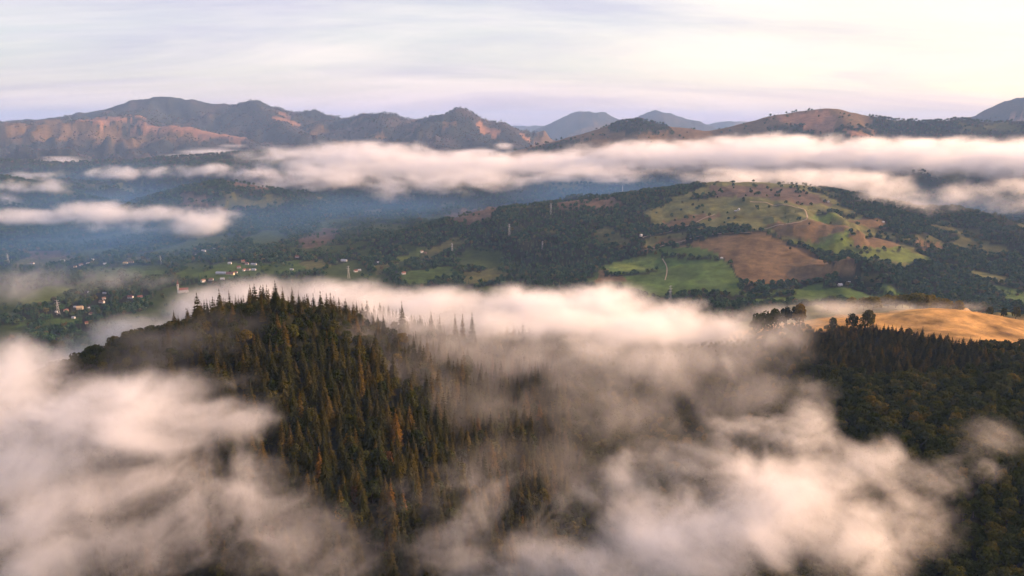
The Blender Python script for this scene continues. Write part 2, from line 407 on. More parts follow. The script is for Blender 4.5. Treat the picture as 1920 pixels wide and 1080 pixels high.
def cover(x, y, z=None):
    """albedo and tree density of the land at plan positions"""
    x = np.asarray(x, float); y = np.asarray(y, float)
    # ragged field edges
    wx = x + np.clip(y * .006, 3, 14) * fbm2(x, y, 45, 3); wy = y + np.clip(y * .012, 4, 30) * fbm2(x + 50, y, 60, 3)
    fa = sstep(4200, 6000, y)
    wx = wx + fa * 70 * fbm2(x, y, 210, 4, .6); wy = wy + fa * 110 * fbm2(x + 50, y, 210, 4, .6)
    alb = np.tile(ALB[WOOD], (len(x), 1))
    den = np.ones(len(x))
    n1 = fbm2(x, y, 260, 4)
    # valley floor: patchwork of hedged fields
    if z is None: z = height(x, y)
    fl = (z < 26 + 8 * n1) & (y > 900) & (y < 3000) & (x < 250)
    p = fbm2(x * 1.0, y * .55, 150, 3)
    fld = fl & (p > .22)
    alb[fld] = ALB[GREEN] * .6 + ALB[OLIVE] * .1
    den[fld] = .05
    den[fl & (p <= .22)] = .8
    # thin woods with clearings higher up
    cl = (~fl) & (y > 1000) & (y < 5200) & (fbm2(x + 700, y, 210, 3) > .46)
    alb[cl] = ALB[OLIVE] * .7; den[cl] = .25
    ff = (y > 5200)
    t = sstep(-.2, .7, fbm2(x, y, 420, 4))[:, None]
    alb[ff] = (np.array([.026, .030, .026]) * (1 - t) + np.array([.060, .048, .040]) * t)[ff]
    zb = (y > 3850) & (y < 5300) & (x > -130 * y / 4500) & (x + 330 * fbm2(x, y, 500, 4, .6) < 2080 * y / 4500) & (z > 170)
    alb[zb] = ALB[BROWN]; den[zb] = .012
    zm = (y > 690) & (y < 1040) & (x > 215 * y / 700)
    alb[zm] = ALB[GOLD] * .8 + ALB[OLIVE] * .2; den[zm] = .0; alb[zm & (y > 775)] = ALB[OLIVE]
    zp = (y > 2370) & (y < 2620) & (x > 640) & (x < 1020)
    alb[zp] = ALB[OLIVE]; den[zp] = .06
    zh = (np.abs(y - 704) < 12) & (x > 225) & (x < 292)
    alb[zh] = ALB[WOOD]; den[zh] = 1.
    for cov, dens, poly in POLYS:
        lo = poly.min(0) - 40; hi = poly.max(0) + 40
        idx = np.nonzero((x > lo[0]) & (x < hi[0]) & (y > lo[1]) & (y < hi[1]))[0]
        if len(idx) == 0: continue
        w = inside(poly, wx[idx], wy[idx])
        k = idx[w]
        alb[k] = ALB[cov] if cov != WOOD else ALB[WOOD]
        den[k] = dens
    sp_ = (den > 0) & (den < .3)
    den[sp_] *= np.where(fbm2(x[sp_] + 33, y[sp_], 70, 3) > .22, 3.2, .15)
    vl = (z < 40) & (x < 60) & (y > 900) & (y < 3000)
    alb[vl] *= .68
    fm = (y > 1000) & (y < 3000) & (alb[:, 0] > .03)
    if fm.any():
        q = fbm2(x[fm], y[fm], 95, 4, .6); q2 = fbm2(x[fm] + 5, y[fm] * .6, 26, 3, .6)
        st = np.sin(z[fm] * 1.1 + 3 * q) * .07
        alb[fm] *= np.clip(1 + .30 * q + .22 * q2 + st, .45, 1.6)[:, None]
    gm = (y < 1000) & (alb[:, 0] > .2)
    if gm.any():
        v1 = fbm2(x[gm], y[gm], 38, 4, .6)[:, None]; v2 = fbm2(x[gm] * .35 + 9, y[gm], 9, 3)[:, None]
        alb[gm] = alb[gm] * (.84 + .45 * v1 + .22 * v2) * (1 - .25 * sstep(.1, .6, v1) * np.array([.2, .35, .5]))
        alb[gm] = np.clip(alb[gm], .03, .6)
    return alb, den

# ------------------------------------------------------------------ materials
def new_mat(name):
    m = bpy.data.materials.new(name); m.use_nodes = True
    m.node_tree.nodes.clear()
    return m, m.node_tree
def simple_mat(name, col, rough=.8, var=.25, scale=2.0, metal=0):
    m, t = new_mat(name)
    o = N(t, 'ShaderNodeOutputMaterial'); b = N(t, 'ShaderNodeBsdfPrincipled')
    g = N(t, 'ShaderNodeTexCoord')
    n = noise(t, g.outputs['Object'], scale, 4)
    c = mixc(t, n, [v * (1 - var) for v in col], [min(1, v * (1 + var)) for v in col])
    t.links.new(c, b.inputs['Base Color'])
    b.inputs['Roughness'].default_value = rough
    b.inputs['Metallic'].default_value = metal
    t.links.new(b.outputs[0], o.inputs[0])
    return m
def land_mat():
    m, t = new_mat('land')
    o = N(t, 'ShaderNodeOutputMaterial'); b = N(t, 'ShaderNodeBsdfPrincipled')
    b.inputs['Roughness'].default_value = 1
    b.inputs['Specular IOR Level'].default_value = .05
    a = N(t, 'ShaderNodeAttribute', attribute_name='albedo')
    g = N(t, 'ShaderNodeNewGeometry')
    n1 = noise(t, g.outputs['Position'], .045, 5, .65)
    n2 = noise(t, g.outputs['Position'], .35, 4, .6)
    n3 = noise(t, g.outputs['Position'], .008, 4, .5)
    v = fmath(t, 'MULTIPLY', fmath(t, 'MULTIPLY_ADD', n1, 1.6, .2), fmath(t, 'MULTIPLY_ADD', n2, .7, .65))
    v = fmath(t, 'MULTIPLY', v, fmath(t, 'MULTIPLY_ADD', n3, .5, .75))
    c = mixc(t, 1.0, a.outputs['Color'], v, 'MULTIPLY')
    t.links.new(c, b.inputs['Base Color'])
    bp = N(t, 'ShaderNodeBump'); bp.inputs['Strength'].default_value = .6; bp.inputs['Distance'].default_value = 3
    t.links.new(n1, bp.inputs['Height'])
    t.links.new(bp.outputs[0], b.inputs['Normal'])
    t.links.new(b.outputs[0], o.inputs[0])
    return m
def leaf_mat(name, stops, trans=.3):
    m, t = new_mat(name)
    o = N(t, 'ShaderNodeOutputMaterial')
    oi = N(t, 'ShaderNodeObjectInfo'); g = N(t, 'ShaderNodeNewGeometry')
    c = ramp(t, oi.outputs['Random'], stops)
    v = fmath(t, 'MULTIPLY_ADD', g.outputs['Random Per Island'], .7, .65)
    c = mixc(t, 1.0, c, v, 'MULTIPLY')
    d = N(t, 'ShaderNodeBsdfDiffuse'); tr = N(t, 'ShaderNodeBsdfTranslucent'); mx = N(t, 'ShaderNodeMixShader')
    mx.inputs[0].default_value = trans
    t.links.new(c, d.inputs[0]); t.links.new(c, tr.inputs[0])
    t.links.new(d.outputs[0], mx.inputs[1]); t.links.new(tr.outputs[0], mx.inputs[2])
    t.links.new(mx.outputs[0], o.inputs[0])
    return m
M_LAND = land_mat()
M_SPRUCE = leaf_mat('spruce_needles', [(0, (0.0169, 0.0206, 0.0045)), (.4, (0.0312, 0.0310, 0.0067)), (.8, (0.0520, 0.0413, 0.0083)), (.97, (0.0754, 0.0516, 0.0105)), (1, (0.1040, 0.0568, 0.0120))], .25)
M_BROAD = leaf_mat('broad_leaves', [(0, (0.0187, 0.0265, 0.0050)), (.4, (0.0350, 0.0434, 0.0074)), (.8, (0.0575, 0.0578, 0.0099)), (.96, (0.0825, 0.0699, 0.0123)), (1, (0.1187, 0.0819, 0.0141))], .3)
M_YELLEAF = leaf_mat('yellow_green_leaves', [(0, (.10, .10, .02)), (1, (.16, .12, .025))], .3)
M_GOLDLEAF = leaf_mat('autumn_leaves', [(0, (.20, .125, .024)), (1, (.26, .155, .03))], .35)
M_RUSTLEAF = leaf_mat('rust_leaves', [(0, (.085, .045, .018)), (1, (.12, .06, .022))], .35)
M_FAR = leaf_mat('hillside_leaves', [(0, (.014, .042, .022)), (.4, (.028, .064, .030)), (.75, (.044, .082, .036)), (.93, (.070, .088, .036)), (1, (.10, .080, .036))], .15)
M_FARBROWN = leaf_mat('turning_leaves', [(0, (.026, .032, .024)), (.4, (.050, .042, .030)), (.8, (.085, .055, .042)), (1, (.13, .070, .05))], .12)
M_BARK = simple_mat('bark', (.06, .045, .035), .95, .4, 3)

# ------------------------------------------------------------------ terrain meshes
NA, NR = 960, 540
ang = np.linspace(R(-47), R(47), NA)
rad = np.geomspace(95, 21000, NR)
AA, RR = np.meshgrid(ang, rad)
TX = RR * np.sin(AA); TY = RR * np.cos(AA)
TZ = height(TX, TY)
ALBD, TDEN = cover(TX.ravel(), TY.ravel(), TZ.ravel())
TV = np.stack([TX.ravel(), TY.ravel(), TZ.ravel()], 1)
ii = (np.arange(NR - 1)[:, None] * NA + np.arange(NA - 1)[None]).ravel()
TQ = np.stack([ii, ii + 1, ii + 1 + NA, ii + NA], 1)
qc = TV[TQ].mean(1)
qx, qy, qz = qc.T
qr = np.hypot(qx, qy)
# which landform each piece of ground belongs to
reg = np.zeros(len(TQ), int)
reg[qr < 1050] = 1
reg[(qr >= 1050) & (qr < 2750) & (qz > 22) & (qx > -520)] = 2
reg[(qr >= 2550) & (qr < 5450) & (qz > 22) & (qx < 500)] = 3
reg[(qr >= 2750) & (qr < 5900) & (qx >= 500)] = 4
reg[(qr >= 5450) & (qx < 500)] = 5
reg[(qr >= 5900) & (qx >= 500)] = 6
reg[(qr >= 10000)] = 6
def mesh_from(name, V, Q, attrs=None, smooth=True, mat=None):
    me = bpy.data.meshes.new(name)
    nq, k = Q.shape
    me.vertices.add(len(V)); me.vertices.foreach_set('co', V.astype(f32).ravel())
    me.loops.add(nq * k); me.loops.foreach_set('vertex_index', Q.astype(np.int32).ravel())
    me.polygons.add(nq); me.polygons.foreach_set('loop_start', (np.arange(nq) * k).astype(np.int32))
    if smooth: me.polygons.foreach_set('use_smooth', np.ones(nq, bool))
    me.update(calc_edges=True)
    if mat: me.materials.append(mat)
    for an, (ty, arr) in (attrs or {}).items():
        at_ = me.attributes.new(an, ty, 'POINT')
        if ty == 'FLOAT_COLOR':
            c = np.ones((len(V), 4), f32); c[:, :3] = arr
            at_.data.foreach_set('color', c.ravel())
        else:
            at_.data.foreach_set('value', arr.astype(f32).ravel())
    return me
def link(name, data, parent=None, **props):
    o = bpy.data.objects.new(name, data)
    COL.objects.link(o)
    if parent is not None: o.parent = parent
    for k, v in props.items():
        if v is not None: o[k] = v
    return o
for rid, nm in ((0, 'valley_floor'), (1, 'wooded_hill'), (2, 'pasture_hill'), (3, 'forested_hills'), (4, 'bare_ridge_hill'), (5, 'far_mountains'), (6, 'horizon_hills')):
    q = TQ[reg == rid]
    u, inv = np.unique(q, return_inverse=True)
    me = mesh_from(nm, TV[u], inv.reshape(q.shape), {'albedo': ('FLOAT_COLOR', ALBD[u])}, True, M_LAND)
    link(nm, me, kind='structure')
# the country round about, coarser, so that the land goes on beyond the view
a2 = np.linspace(R(47), R(313), 180); r2 = np.geomspace(95, 21000, 70)
A2, R2 = np.meshgrid(a2, r2)
gx, gy = R2 * np.sin(A2), R2 * np.cos(A2)
gz = 60 + 0.0 * gx + 70 * fbm2(gx, gy, 1500, 4) * sstep(200, 1500, R2)
edge = np.minimum(A2 - R(47), R(313) - A2)
hz0 = height(R2 * np.sin(R(47)), R2 * np.cos(R(47))); hz1 = height(R2 * np.sin(R(313)), R2 * np.cos(R(313)))
wv = sstep(0, R(25), edge)
gz = gz * wv + np.where(A2 < math.pi, hz0, hz1) * (1 - wv)
V2 = np.stack([gx.ravel(), gy.ravel(), gz.ravel()], 1)
i2 = (np.arange(69)[:, None] * 180 + np.arange(179)[None]).ravel()
link('ground', mesh_from('ground', V2, np.stack([i2, i2 + 1, i2 + 181, i2 + 180], 1), {'albedo': ('FLOAT_COLOR', np.tile(ALB[WOOD] * 1.3, (len(V2), 1)))}, True, M_LAND), kind='structure')
#--CLOUDS--
# ------------------------------------------------------------------ mist, fog and low cloud
def fog_mat(name, sigma, col, aniso):
    m, t = new_mat(name)
    o = N(t, 'ShaderNodeOutputMaterial'); v = N(t, 'ShaderNodeVolumePrincipled')
    v.inputs['Color'].default_value = (*col, 1)
    v.inputs['Density'].default_value = sigma
    v.inputs['Anisotropy'].default_value = aniso
    t.links.new(v.outputs[0], o.inputs['Volume'])
    return m
def density_node_group(name, lo, step, n, mat):
    """a volume grid whose voxels read the density stored on the object's points"""
    g = bpy.data.node_groups.new(name, 'GeometryNodeTree')
    g.interface.new_socket('Geometry', in_out='INPUT', socket_type='NodeSocketGeometry')
    g.interface.new_socket('Geometry', in_out='OUTPUT', socket_type='NodeSocketGeometry')
    gi = N(g, 'NodeGroupInput'); go = N(g, 'NodeGroupOutput')
    vc = N(g, 'GeometryNodeVolumeCube')
    hi = [lo[i] + step * (n[i] - 1) for i in range(3)]
    vc.inputs['Min'].default_value = lo; vc.inputs['Max'].default_value = hi
    for i, a in enumerate('XYZ'): vc.inputs['Resolution ' + a].default_value = n[i]
    pos = N(g, 'GeometryNodeInputPosition')
    a = vmath(g, 'SUBTRACT', pos.outputs[0], lo)
    a = vmath(g, 'SCALE', a); a.node.inputs['Scale'].default_value = 1 / step
    a = vmath(g, 'ADD', a, (.5, .5, .5)); a = vmath(g, 'FLOOR', a)
    a = vmath(g, 'MAXIMUM', a, (0, 0, 0)); a = vmath(g, 'MINIMUM', a, [k - 1 for k in n])
    sp = N(g, 'ShaderNodeSeparateXYZ'); g.links.new(a, sp.inputs[0])
    def im(op, p, q):
        k = N(g, 'FunctionNodeIntegerMath', operation=op)
        for i, v in enumerate((p, q)):
            if hasattr(v, 'is_linked'): g.links.new(v, k.inputs[i])
            else: k.inputs[i].default_value = v
        return k.outputs[0]
    idx = im('ADD', im('MULTIPLY', sp.outputs[2], n[0] * n[1]), im('ADD', im('MULTIPLY', sp.outputs[1], n[0]), sp.outputs[0]))
    si = N(g, 'GeometryNodeSampleIndex', data_type='FLOAT', domain='POINT')
    na = N(g, 'GeometryNodeInputNamedAttribute', data_type='FLOAT'); na.inputs['Name'].default_value = 'fog'
    g.links.new(gi.outputs[0], si.inputs['Geometry']); g.links.new(na.outputs[0], si.inputs['Value']); g.links.new(idx, si.inputs['Index'])
    g.links.new(si.outputs[0], vc.inputs['Density'])
    sm = N(g, 'GeometryNodeSetMaterial'); sm.inputs['Material'].default_value = mat
    g.links.new(vc.outputs[0], sm.inputs[0]); g.links.new(sm.outputs[0], go.inputs[0])
    return g
FOGS = []
def fog(name, label, vox, blobs, lam, amp, sigma, soft=.5, stretch=(1, 1, 1), col=(1, 1, 1), aniso=.35, seed=0, warp=.4, gain=.62, oct=5, bias=.1):
    """blobs: (px, py, distance, half width px, half height px, half depth m, strength)"""
    C = []
    for px, py, d, rx, ry, rd, st in blobs:
        c = at(px, py, d)
        C.append((c[0], c[1], c[2], rx / F * d, rd, ry / F * d, st))
    C = np.array(C)
    lo = (C[:, :3] - C[:, 3:6] * 1.25).min(0); hi = (C[:, :3] + C[:, 3:6] * 1.25).max(0)
    n = [int(math.ceil((hi[i] - lo[i]) / vox)) + 1 for i in range(3)]
    ax = [(lo[i] + vox * np.arange(n[i])).astype(f32) for i in range(3)]
    shp = np.full((n[2], n[1], n[0]), -9., f32)
    for x, y, z, rx, ry, rz, st in C:
        s = []
        for i, (c, r) in enumerate(((x, rx), (y, ry), (z, rz))):
            a = max(0, int((c - r * 1.25 - lo[i]) / vox)); b = min(n[i], int((c + r * 1.25 - lo[i]) / vox) + 2)
            s.append(slice(a, b))
        q = ((ax[0][s[0]] - x) / rx)[None, None] ** 2 + ((ax[1][s[1]] - y) / ry)[None, :, None] ** 2 + ((ax[2][s[2]] - z) / rz)[:, None, None] ** 2
        v = (st * (1 - q)).astype(f32)
        sub = shp[s[2], s[1], s[0]]
        # soft union
        a = np.maximum(sub, v); b = np.minimum(sub, v)
        h = np.clip(.5 - (a - b) / 1.0, 0, .5)
        shp[s[2], s[1], s[0]] = a + h * h * .5
    k = np.nonzero(shp.ravel() > -amp * 1.1)[0]
    iz, r = np.divmod(k, n[0] * n[1]); iy, ix = np.divmod(r, n[0])
    x = (ax[0][ix] / stretch[0] / lam + seed * 3.7).astype(f32); y = (ax[1][iy] / stretch[1] / lam + seed * 1.9).astype(f32); z = (ax[2][iz] / stretch[2] / lam).astype(f32)
    if warp:
        wx = perlin3(x * .8 + 5.2, y * .8, z * .8) + .5 * perlin3(x * 1.9, y * 1.9 + 3.3, z * 1.9)
        wy = perlin3(x * .8, y * .8 + 8.1, z * .8); wz = perlin3(x * .8, y * .8, z * .8 + 4.7) + .5 * perlin3(x * 1.9 + 7.7, y * 1.9, z * 1.9)
        x = x + warp * wx; y = y + warp * wy; z = z + warp * wz
    nz = np.zeros(len(k), f32); a = 1.; tot = 0
    fx = 1.
    for o in range(oct):
        pn = perlin3(x * fx + 13.7 * o, y * fx + 5.1 * o, z * fx - 7.9 * o)
        nz += a * (pn if o < 2 else (.55 - 2 * np.abs(pn)))
        tot += a; a *= gain; fx *= 2.07
    nz /= tot * .62
    e = shp.ravel()[k] + amp * nz - bias
    d = np.clip(e / soft, 0, 1.6)
    d = d * d * (1.8 - .5 * d)
    den = np.zeros(n[0] * n[1] * n[2], f32); den[k] = d
    den[den < .004] = 0
    me = bpy.data.meshes.new(name)
    P = np.zeros((len(den), 3), f32)
    zz_, yy_, xx_ = np.meshgrid(ax[2], ax[1], ax[0], indexing='ij')
    P[:, 0] = xx_.ravel(); P[:, 1] = yy_.ravel(); P[:, 2] = zz_.ravel()
    me.vertices.add(len(den)); me.vertices.foreach_set('co', P.ravel())
    me.attributes.new('fog', 'FLOAT', 'POINT').data.foreach_set('value', den)
    mat = fog_mat(name, sigma, col, aniso)
    me.materials.append(mat)
    o = link(name, me, kind='stuff', label=label, category='fog')
    md = o.modifiers.new('volume', 'NODES')
    md.node_group = density_node_group(name, [float(v) for v in lo], vox, n, mat)
    FOGS.append((lo, vox, n, den, sigma))
    print('FOG', name, n, len(k), int((den > 0).sum()))
    return o

# fog lying on the near hill
fog('fog_bank', 'peach lit fog filling the hollow in front of the wooded hill', 1.4, [
    (200, 790, 305, 270, 100, 27, 1.3), (400, 790, 312, 150, 70, 19.2, 1.1), (30, 700, 340, 120, 80, 24, 1.2), (0, 850, 295, 240, 220, 30, 1.1), (210, 735, 335, 140, 50, 18, .8),
    (120, 1010, 268, 320, 150, 25.2, .8), (380, 930, 285, 200, 120, 21.6, .6), (330, 722, 340, 90, 34, 14.4, .6), (560, 1040, 266, 190, 100, 21, .5), (440, 720, 335, 80, 34, 12, .5), (480, 870, 300, 80, 60, 15, .5)],
    22, 1.1, .050, 1.2, (1.4, 1.2, 1.), seed=1, warp=.6, gain=.66)
fog('fog_bank', 'bright fog drifting up over dark broadleaf wood at the near slope', 1.4, [
    (1450, 940, 288, 230, 115, 27, 1.3), (1300, 1020, 273, 300, 110, 27, 1.15), (1060, 1060, 262, 280, 80, 24, 1.0), (1525, 800, 322, 70, 90, 15.6, .9), (1620, 860, 312, 110, 60, 16.8, .6),
    (1855, 835, 322, 65, 60, 13.2, .6), (1780, 890, 308, 90, 45, 13.2, .55), (1600, 1010, 275, 150, 120, 24, 1.0), (1720, 980, 284, 120, 70, 18, .55), (1400, 800, 332, 80, 50, 15.6, .5), (1240, 890, 312, 150, 70, 20.4, .7), (960, 940, 302, 190, 80, 20.4, .45), (790, 1000, 288, 150, 80, 18, .42)],
    22, 1.1, .050, 1.2, (1.4, 1.2, 1.), seed=2, warp=.6, gain=.66)
fog('fog_bank', 'white fog spilling over the crest behind tall spruces', 2.4, [
    (480, 558, 560, 130, 42, 42, 1.0), (620, 560, 580, 150, 45, 42, 1.2), (800, 575, 620, 160, 46, 42, 1.3), (980, 580, 650, 170, 52, 42, 1.3), (1120, 580, 680, 140, 60, 42, 1.3), (1250, 605, 690, 140, 52, 42, 1.3), (1345, 620, 690, 100, 42, 35, 1.2), (720, 596, 500, 90, 30, 22, .9), (790, 604, 490, 110, 34, 24, 1.0), (920, 612, 530, 130, 38, 26, 1.1), (1060, 610, 570, 140, 40, 30, 1.2), (1200, 618, 610, 130, 40, 30, 1.2),
    (380, 580, 560, 110, 42, 35, .9), (270, 625, 560, 110, 40, 35, .8), (180, 665, 560, 110, 40, 35, .7), (90, 700, 560, 100, 40, 35, .6)],
    30, .85, .032, 1.0, (1.4, 1.3, .9), seed=3, warp=.5, gain=.66)
fog('fog_bank', 'thin brown fog sliding down the gully between spruces and broadleaf wood', 2.2, [
    (700, 625, 455, 110, 50, 22, 1.0), (800, 650, 465, 160, 70, 26, 1.15), (930, 665, 480, 180, 85, 28, 1.2), (1080, 665, 500, 190, 85, 30, 1.25), (1240, 675, 530, 190, 80, 30, 1.3), (1400, 660, 570, 140, 66, 30, 1.15), (1390, 745, 490, 170, 70, 28, 1.0),
    (1140, 770, 450, 250, 90, 28, 1.0), (850, 770, 415, 170, 95, 26, .9), (760, 720, 425, 90, 90, 22, .8), (900, 880, 370, 230, 90, 26, .7), (1480, 620, 640, 80, 38, 26, .9), (1300, 840, 390, 150, 70, 22, .8), (1080, 860, 390, 180, 80, 24, .7)],
    30, .85, .0135, 1.4, (1.1, 1.2, 1.2), seed=4, warp=.6, gain=.62)
fog('mist', 'thin gold mist drifting across the shoulder of the wooded hill', 2.0, [
    (330, 640, 395, 150, 50, 25, .9), (260, 680, 375, 130, 44, 22, .9), (420, 610, 412, 110, 34, 20, .7)],
    26, .9, .009, 1.2, (1.3, 1.2, .9), seed=13)
fog('mist', 'pale mist trailing along the golden meadow crest', 3.0, [
    (1560, 582, 770, 110, 22, 40, 1.0), (1680, 578, 780, 120, 17, 40, .9), (1450, 592, 740, 90, 22, 40, .9), (1800, 575, 800, 90, 12, 30, .5), (1530, 605, 660, 70, 18, 25, .7)],
    34, .7, .014, 1.1, (1.6, 1.2, .7), seed=5)
# cloud bands out in the valley
fog('cloud', 'long white cloud band lying across the valley under the mountains', 10, [
    (560, 295, 3900, 120, 26, 195, 1.0), (690, 300, 3900, 170, 38, 234, 1.3), (850, 312, 3800, 200, 31, 234, 1.4), (1040, 306, 3900, 200, 24, 234, 1.4), (1250, 292, 3900, 220, 32, 234, 1.4), (1450, 290, 3800, 230, 42, 234, 1.5), (1700, 295, 3700, 240, 42, 234, 1.5), (1930, 298, 3600, 230, 42, 234, 1.5),
    (610, 330, 3500, 120, 30, 156, 1.0), (780, 345, 3300, 130, 24, 124.8, .9), (880, 338, 3300, 160, 26, 124.8, 1.0), (730, 364, 3100, 50, 16, 93.6, .7), (520, 342, 3400, 70, 20, 93.6, .8), (480, 352, 3300, 45, 14, 78, .6), (1100, 325, 3500, 160, 22, 140.4, .9), (640, 272, 4300, 60, 14, 93.6, .8), (1480, 262, 4100, 90, 10, 93.6, .8)],
    68, 1.15, .0066, 1.0, (2.0, 1.6, .75), seed=6, warp=.5, gain=.66)
fog('cloud', 'torn low cloud caught on the wooded shoulder of the pasture hill', 7, [
    (1380, 334, 2560, 120, 24, 120, 1.1), (1480, 338, 2500, 110, 20, 100, .9), (1560, 337, 2550, 130, 28, 120, 1.1), (1660, 370, 2330, 75, 36, 90, 1.0), (1720, 384, 2280, 90, 24, 90, .7), (1640, 340, 2450, 90, 26, 100, .8), (1820, 365, 2330, 110, 24, 100, .55), (1910, 350, 2350, 90, 22, 90, .8), (1900, 385, 2250, 80, 18, 80, .45), (1500, 352, 2450, 70, 20, 80, .5)],
    62, 1.0, .0095, 1.2, (1.6, 1.3, .9), seed=7)
fog('cloud', 'flat pink cloud floating over the village side of the valley', 6, [
    (60, 405, 2300, 110, 18, 90, 1.1), (180, 398, 2300, 110, 24, 90, 1.2), (290, 402, 2280, 80, 22, 80, 1.1), (370, 418, 2230, 75, 32, 90, 1.3), (410, 405, 2260, 50, 18, 60, .8), (-60, 405, 2320, 80, 16, 80, .9), (230, 425, 2230, 120, 14, 60, .5)],
    50, 1.0, .012, 1.0, (1.6, 1.4, .9), seed=8, warp=.5, gain=.66)
fog('cloud', 'small broken cloud scraps beneath the dark forested hills', 8, [
    (20, 350, 3050, 50, 18, 80, .95), (100, 348, 3050, 45, 16, 70, .95), (215, 325, 3600, 60, 16, 90, .95), (320, 322, 3700, 80, 14, 90, .65), (410, 318, 3700, 60, 14, 90, .8), (10, 378, 2900, 40, 18, 70, .8), (60, 330, 3400, 60, 10, 70, .5), (490, 330, 3600, 60, 16, 80, .7)],
    60, 1.0, .015, 1.1, (1.6, 1.4, .9), seed=9, warp=.5)
fog('mist', 'faint blue mist hanging over the village fields', 6, [
    (20, 540, 1330, 70, 40, 60, .8), (90, 520, 1400, 80, 24, 60, .6), (230, 522, 1450, 110, 22, 60, .7), (140, 540, 1370, 60, 22, 60, .6), (300, 530, 1450, 60, 14, 50, .4)],
    50, .9, .009, 1.2, (1.5, 1.3, .9), seed=10)
fog('mist', 'thin mist streaks along the foot of the far mountains', 18, [
    (110, 300, 5300, 60, 7, 200, .9), (40, 305, 5200, 60, 6, 150, .6), (400, 285, 5600, 90, 7, 200, .8), (360, 292, 5300, 70, 5, 150, .7), (430, 274, 5900, 40, 5, 120, .6), (900, 285, 5200, 45, 8, 150, .9), (945, 274, 5400, 22, 7, 100, .9), (870, 290, 5200, 40, 6, 120, .7)],
    140, .6, .008, .9, (2.2, 1.6, .6), seed=11)
fog('mist', 'blue mist lying low across the village valley', 55, [
    (150, 480, 2000, 420, 70, 800, 1.0), (480, 450, 2500, 300, 80, 600, .9), (100, 400, 2900, 500, 70, 700, 1.), (760, 400, 2900, 320, 60, 420, 1.), (1150, 370, 3000, 320, 60, 350, 1.), (1650, 400, 2700, 420, 60, 350, .8), (350, 340, 4000, 600, 50, 500, .8)],
    600, .25, .00072, .9, (1, 1, 1), col=(.20, .49, 1.0), aniso=0., seed=12, oct=2)

# the air itself
hz_m, t = new_mat('haze')
o_ = N(t, 'ShaderNodeOutputMaterial'); v_ = N(t, 'ShaderNodeVolumePrincipled')
v_.inputs['Color'].default_value = (.38, .60, 1.0, 1)
v_.inputs['Density'].default_value = 4.8e-5
v_.inputs['Anisotropy'].default_value = 0.0
t.links.new(v_.outputs[0], o_.inputs['Volume'])
x0, x1, y0, y1, z0, z1 = -21500., 21500., -21500., 21500., float(min(TZ.min(), gz.min())) - 12, float(max(TZ.max(), gz.max())) + 60
HV = np.array([(x, y, z) for z in (z0, z1) for y in (y0, y1) for x in (x0, x1)])
HQ = np.array([(0, 2, 3, 1), (4, 5, 7, 6), (0, 1, 5, 4), (2, 6, 7, 3), (0, 4, 6, 2), (1, 3, 7, 5)])
link('haze', mesh_from('haze', HV, HQ, None, False, hz_m), kind='stuff', label='thin blue morning haze in the valley air', category='haze')

# ------------------------------------------------------------------ trees
rnd = random.Random(5)
def lathe_trunk(V, Q, h, r0, r1, n=6, lean=(0, 0), z0=-1.2):
    b = len(V); k = 4
    for i in range(k + 1):
        t = i / k; z = z0 + (h - z0) * t; r = (r0 + (r1 - r0) * t) * (1.5 if i == 0 else 1)
        for j in range(n):
            a = 2 * math.pi * j / n
            V.append((lean[0] * t * t + r * math.cos(a), lean[1] * t * t + r * math.sin(a), z))
    for i in range(k):
        for j in range(n):
            Q.append((b + i * n + j, b + i * n + (j + 1) % n, b + (i + 1) * n + (j + 1) % n, b + (i + 1) * n + j))
def limb(V, Q, p, q, r):
    b = len(V); p = Vector(p); q = Vector(q); d = (q - p).normalized()
    u = d.orthogonal().normalized(); w = d.cross(u)
    for c, rr in ((p, r), (q, r * .3)):
        for j in range(3):
            a = 2 * math.pi * j / 3
            V.append(tuple(c + u * rr * math.cos(a) + w * rr * math.sin(a)))
    for j in range(3): Q.append((b + j, b + (j + 1) % 3, b + 3 + (j + 1) % 3, b + 3 + j))
def pymesh(name, V, Fc, mats, idx=None):
    me = bpy.data.meshes.new(name)
    me.from_pydata(V, [], Fc)
    for m in mats: me.materials.append(m)
    if idx: me.polygons.foreach_set('material_index', idx)
    me.update()
    return me
def spruce_parts(sd, h=20., R0=4.0, whorls=17):
    r = random.Random(sd)
    tv, tq = [], []
    lathe_trunk(tv, tq, h * .97, .28, .04)
    V, Fc = [], []
    for i in range(whorls):
        t = (i + r.uniform(-.25, .25)) / whorls
        z = h * (.07 + .90 * t)
        rad = R0 * max(.05, (1 - t)) ** .82 * r.uniform(.82, 1.12) + .12
        nb = 10 if t < .5 else (8 if t < .8 else 6)
        a0 = r.uniform(0, 6.28)
        for j in range(nb):
            a = a0 + 2 * math.pi * j / nb + r.uniform(-.25, .25)
            L = rad * r.uniform(.72, 1.15)
            dr = L * r.uniform(.28, .5)
            w = L * r.uniform(.24, .34) + .1
            ca, sa = math.cos(a), math.sin(a)
            b = len(V)
            zz = z + r.uniform(-.3, .3)
            V += [(0, 0, zz + .25), (ca * L * .62 - sa * w, sa * L * .62 + ca * w, zz - dr * .72), (ca * L, sa * L, zz - dr * .85), (ca * L * .62 + sa * w, sa * L * .62 - ca * w, zz - dr * .72), (ca * L * .6, sa * L * .6, zz - dr * .18)]
            Fc += [(b, b + 1, b + 4), (b + 1, b + 2, b + 4), (b + 2, b + 3, b + 4), (b + 3, b, b + 4)]
    b = len(V)
    for j in range(4):
        a = j * math.pi / 2
        V.append((.22 * math.cos(a), .22 * math.sin(a), h * .95))
    V.append((0, 0, h * 1.02))
    Fc += [(b + j, b + (j + 1) % 4, b + 4) for j in range(4)]
    return (tv, tq), (V, Fc)
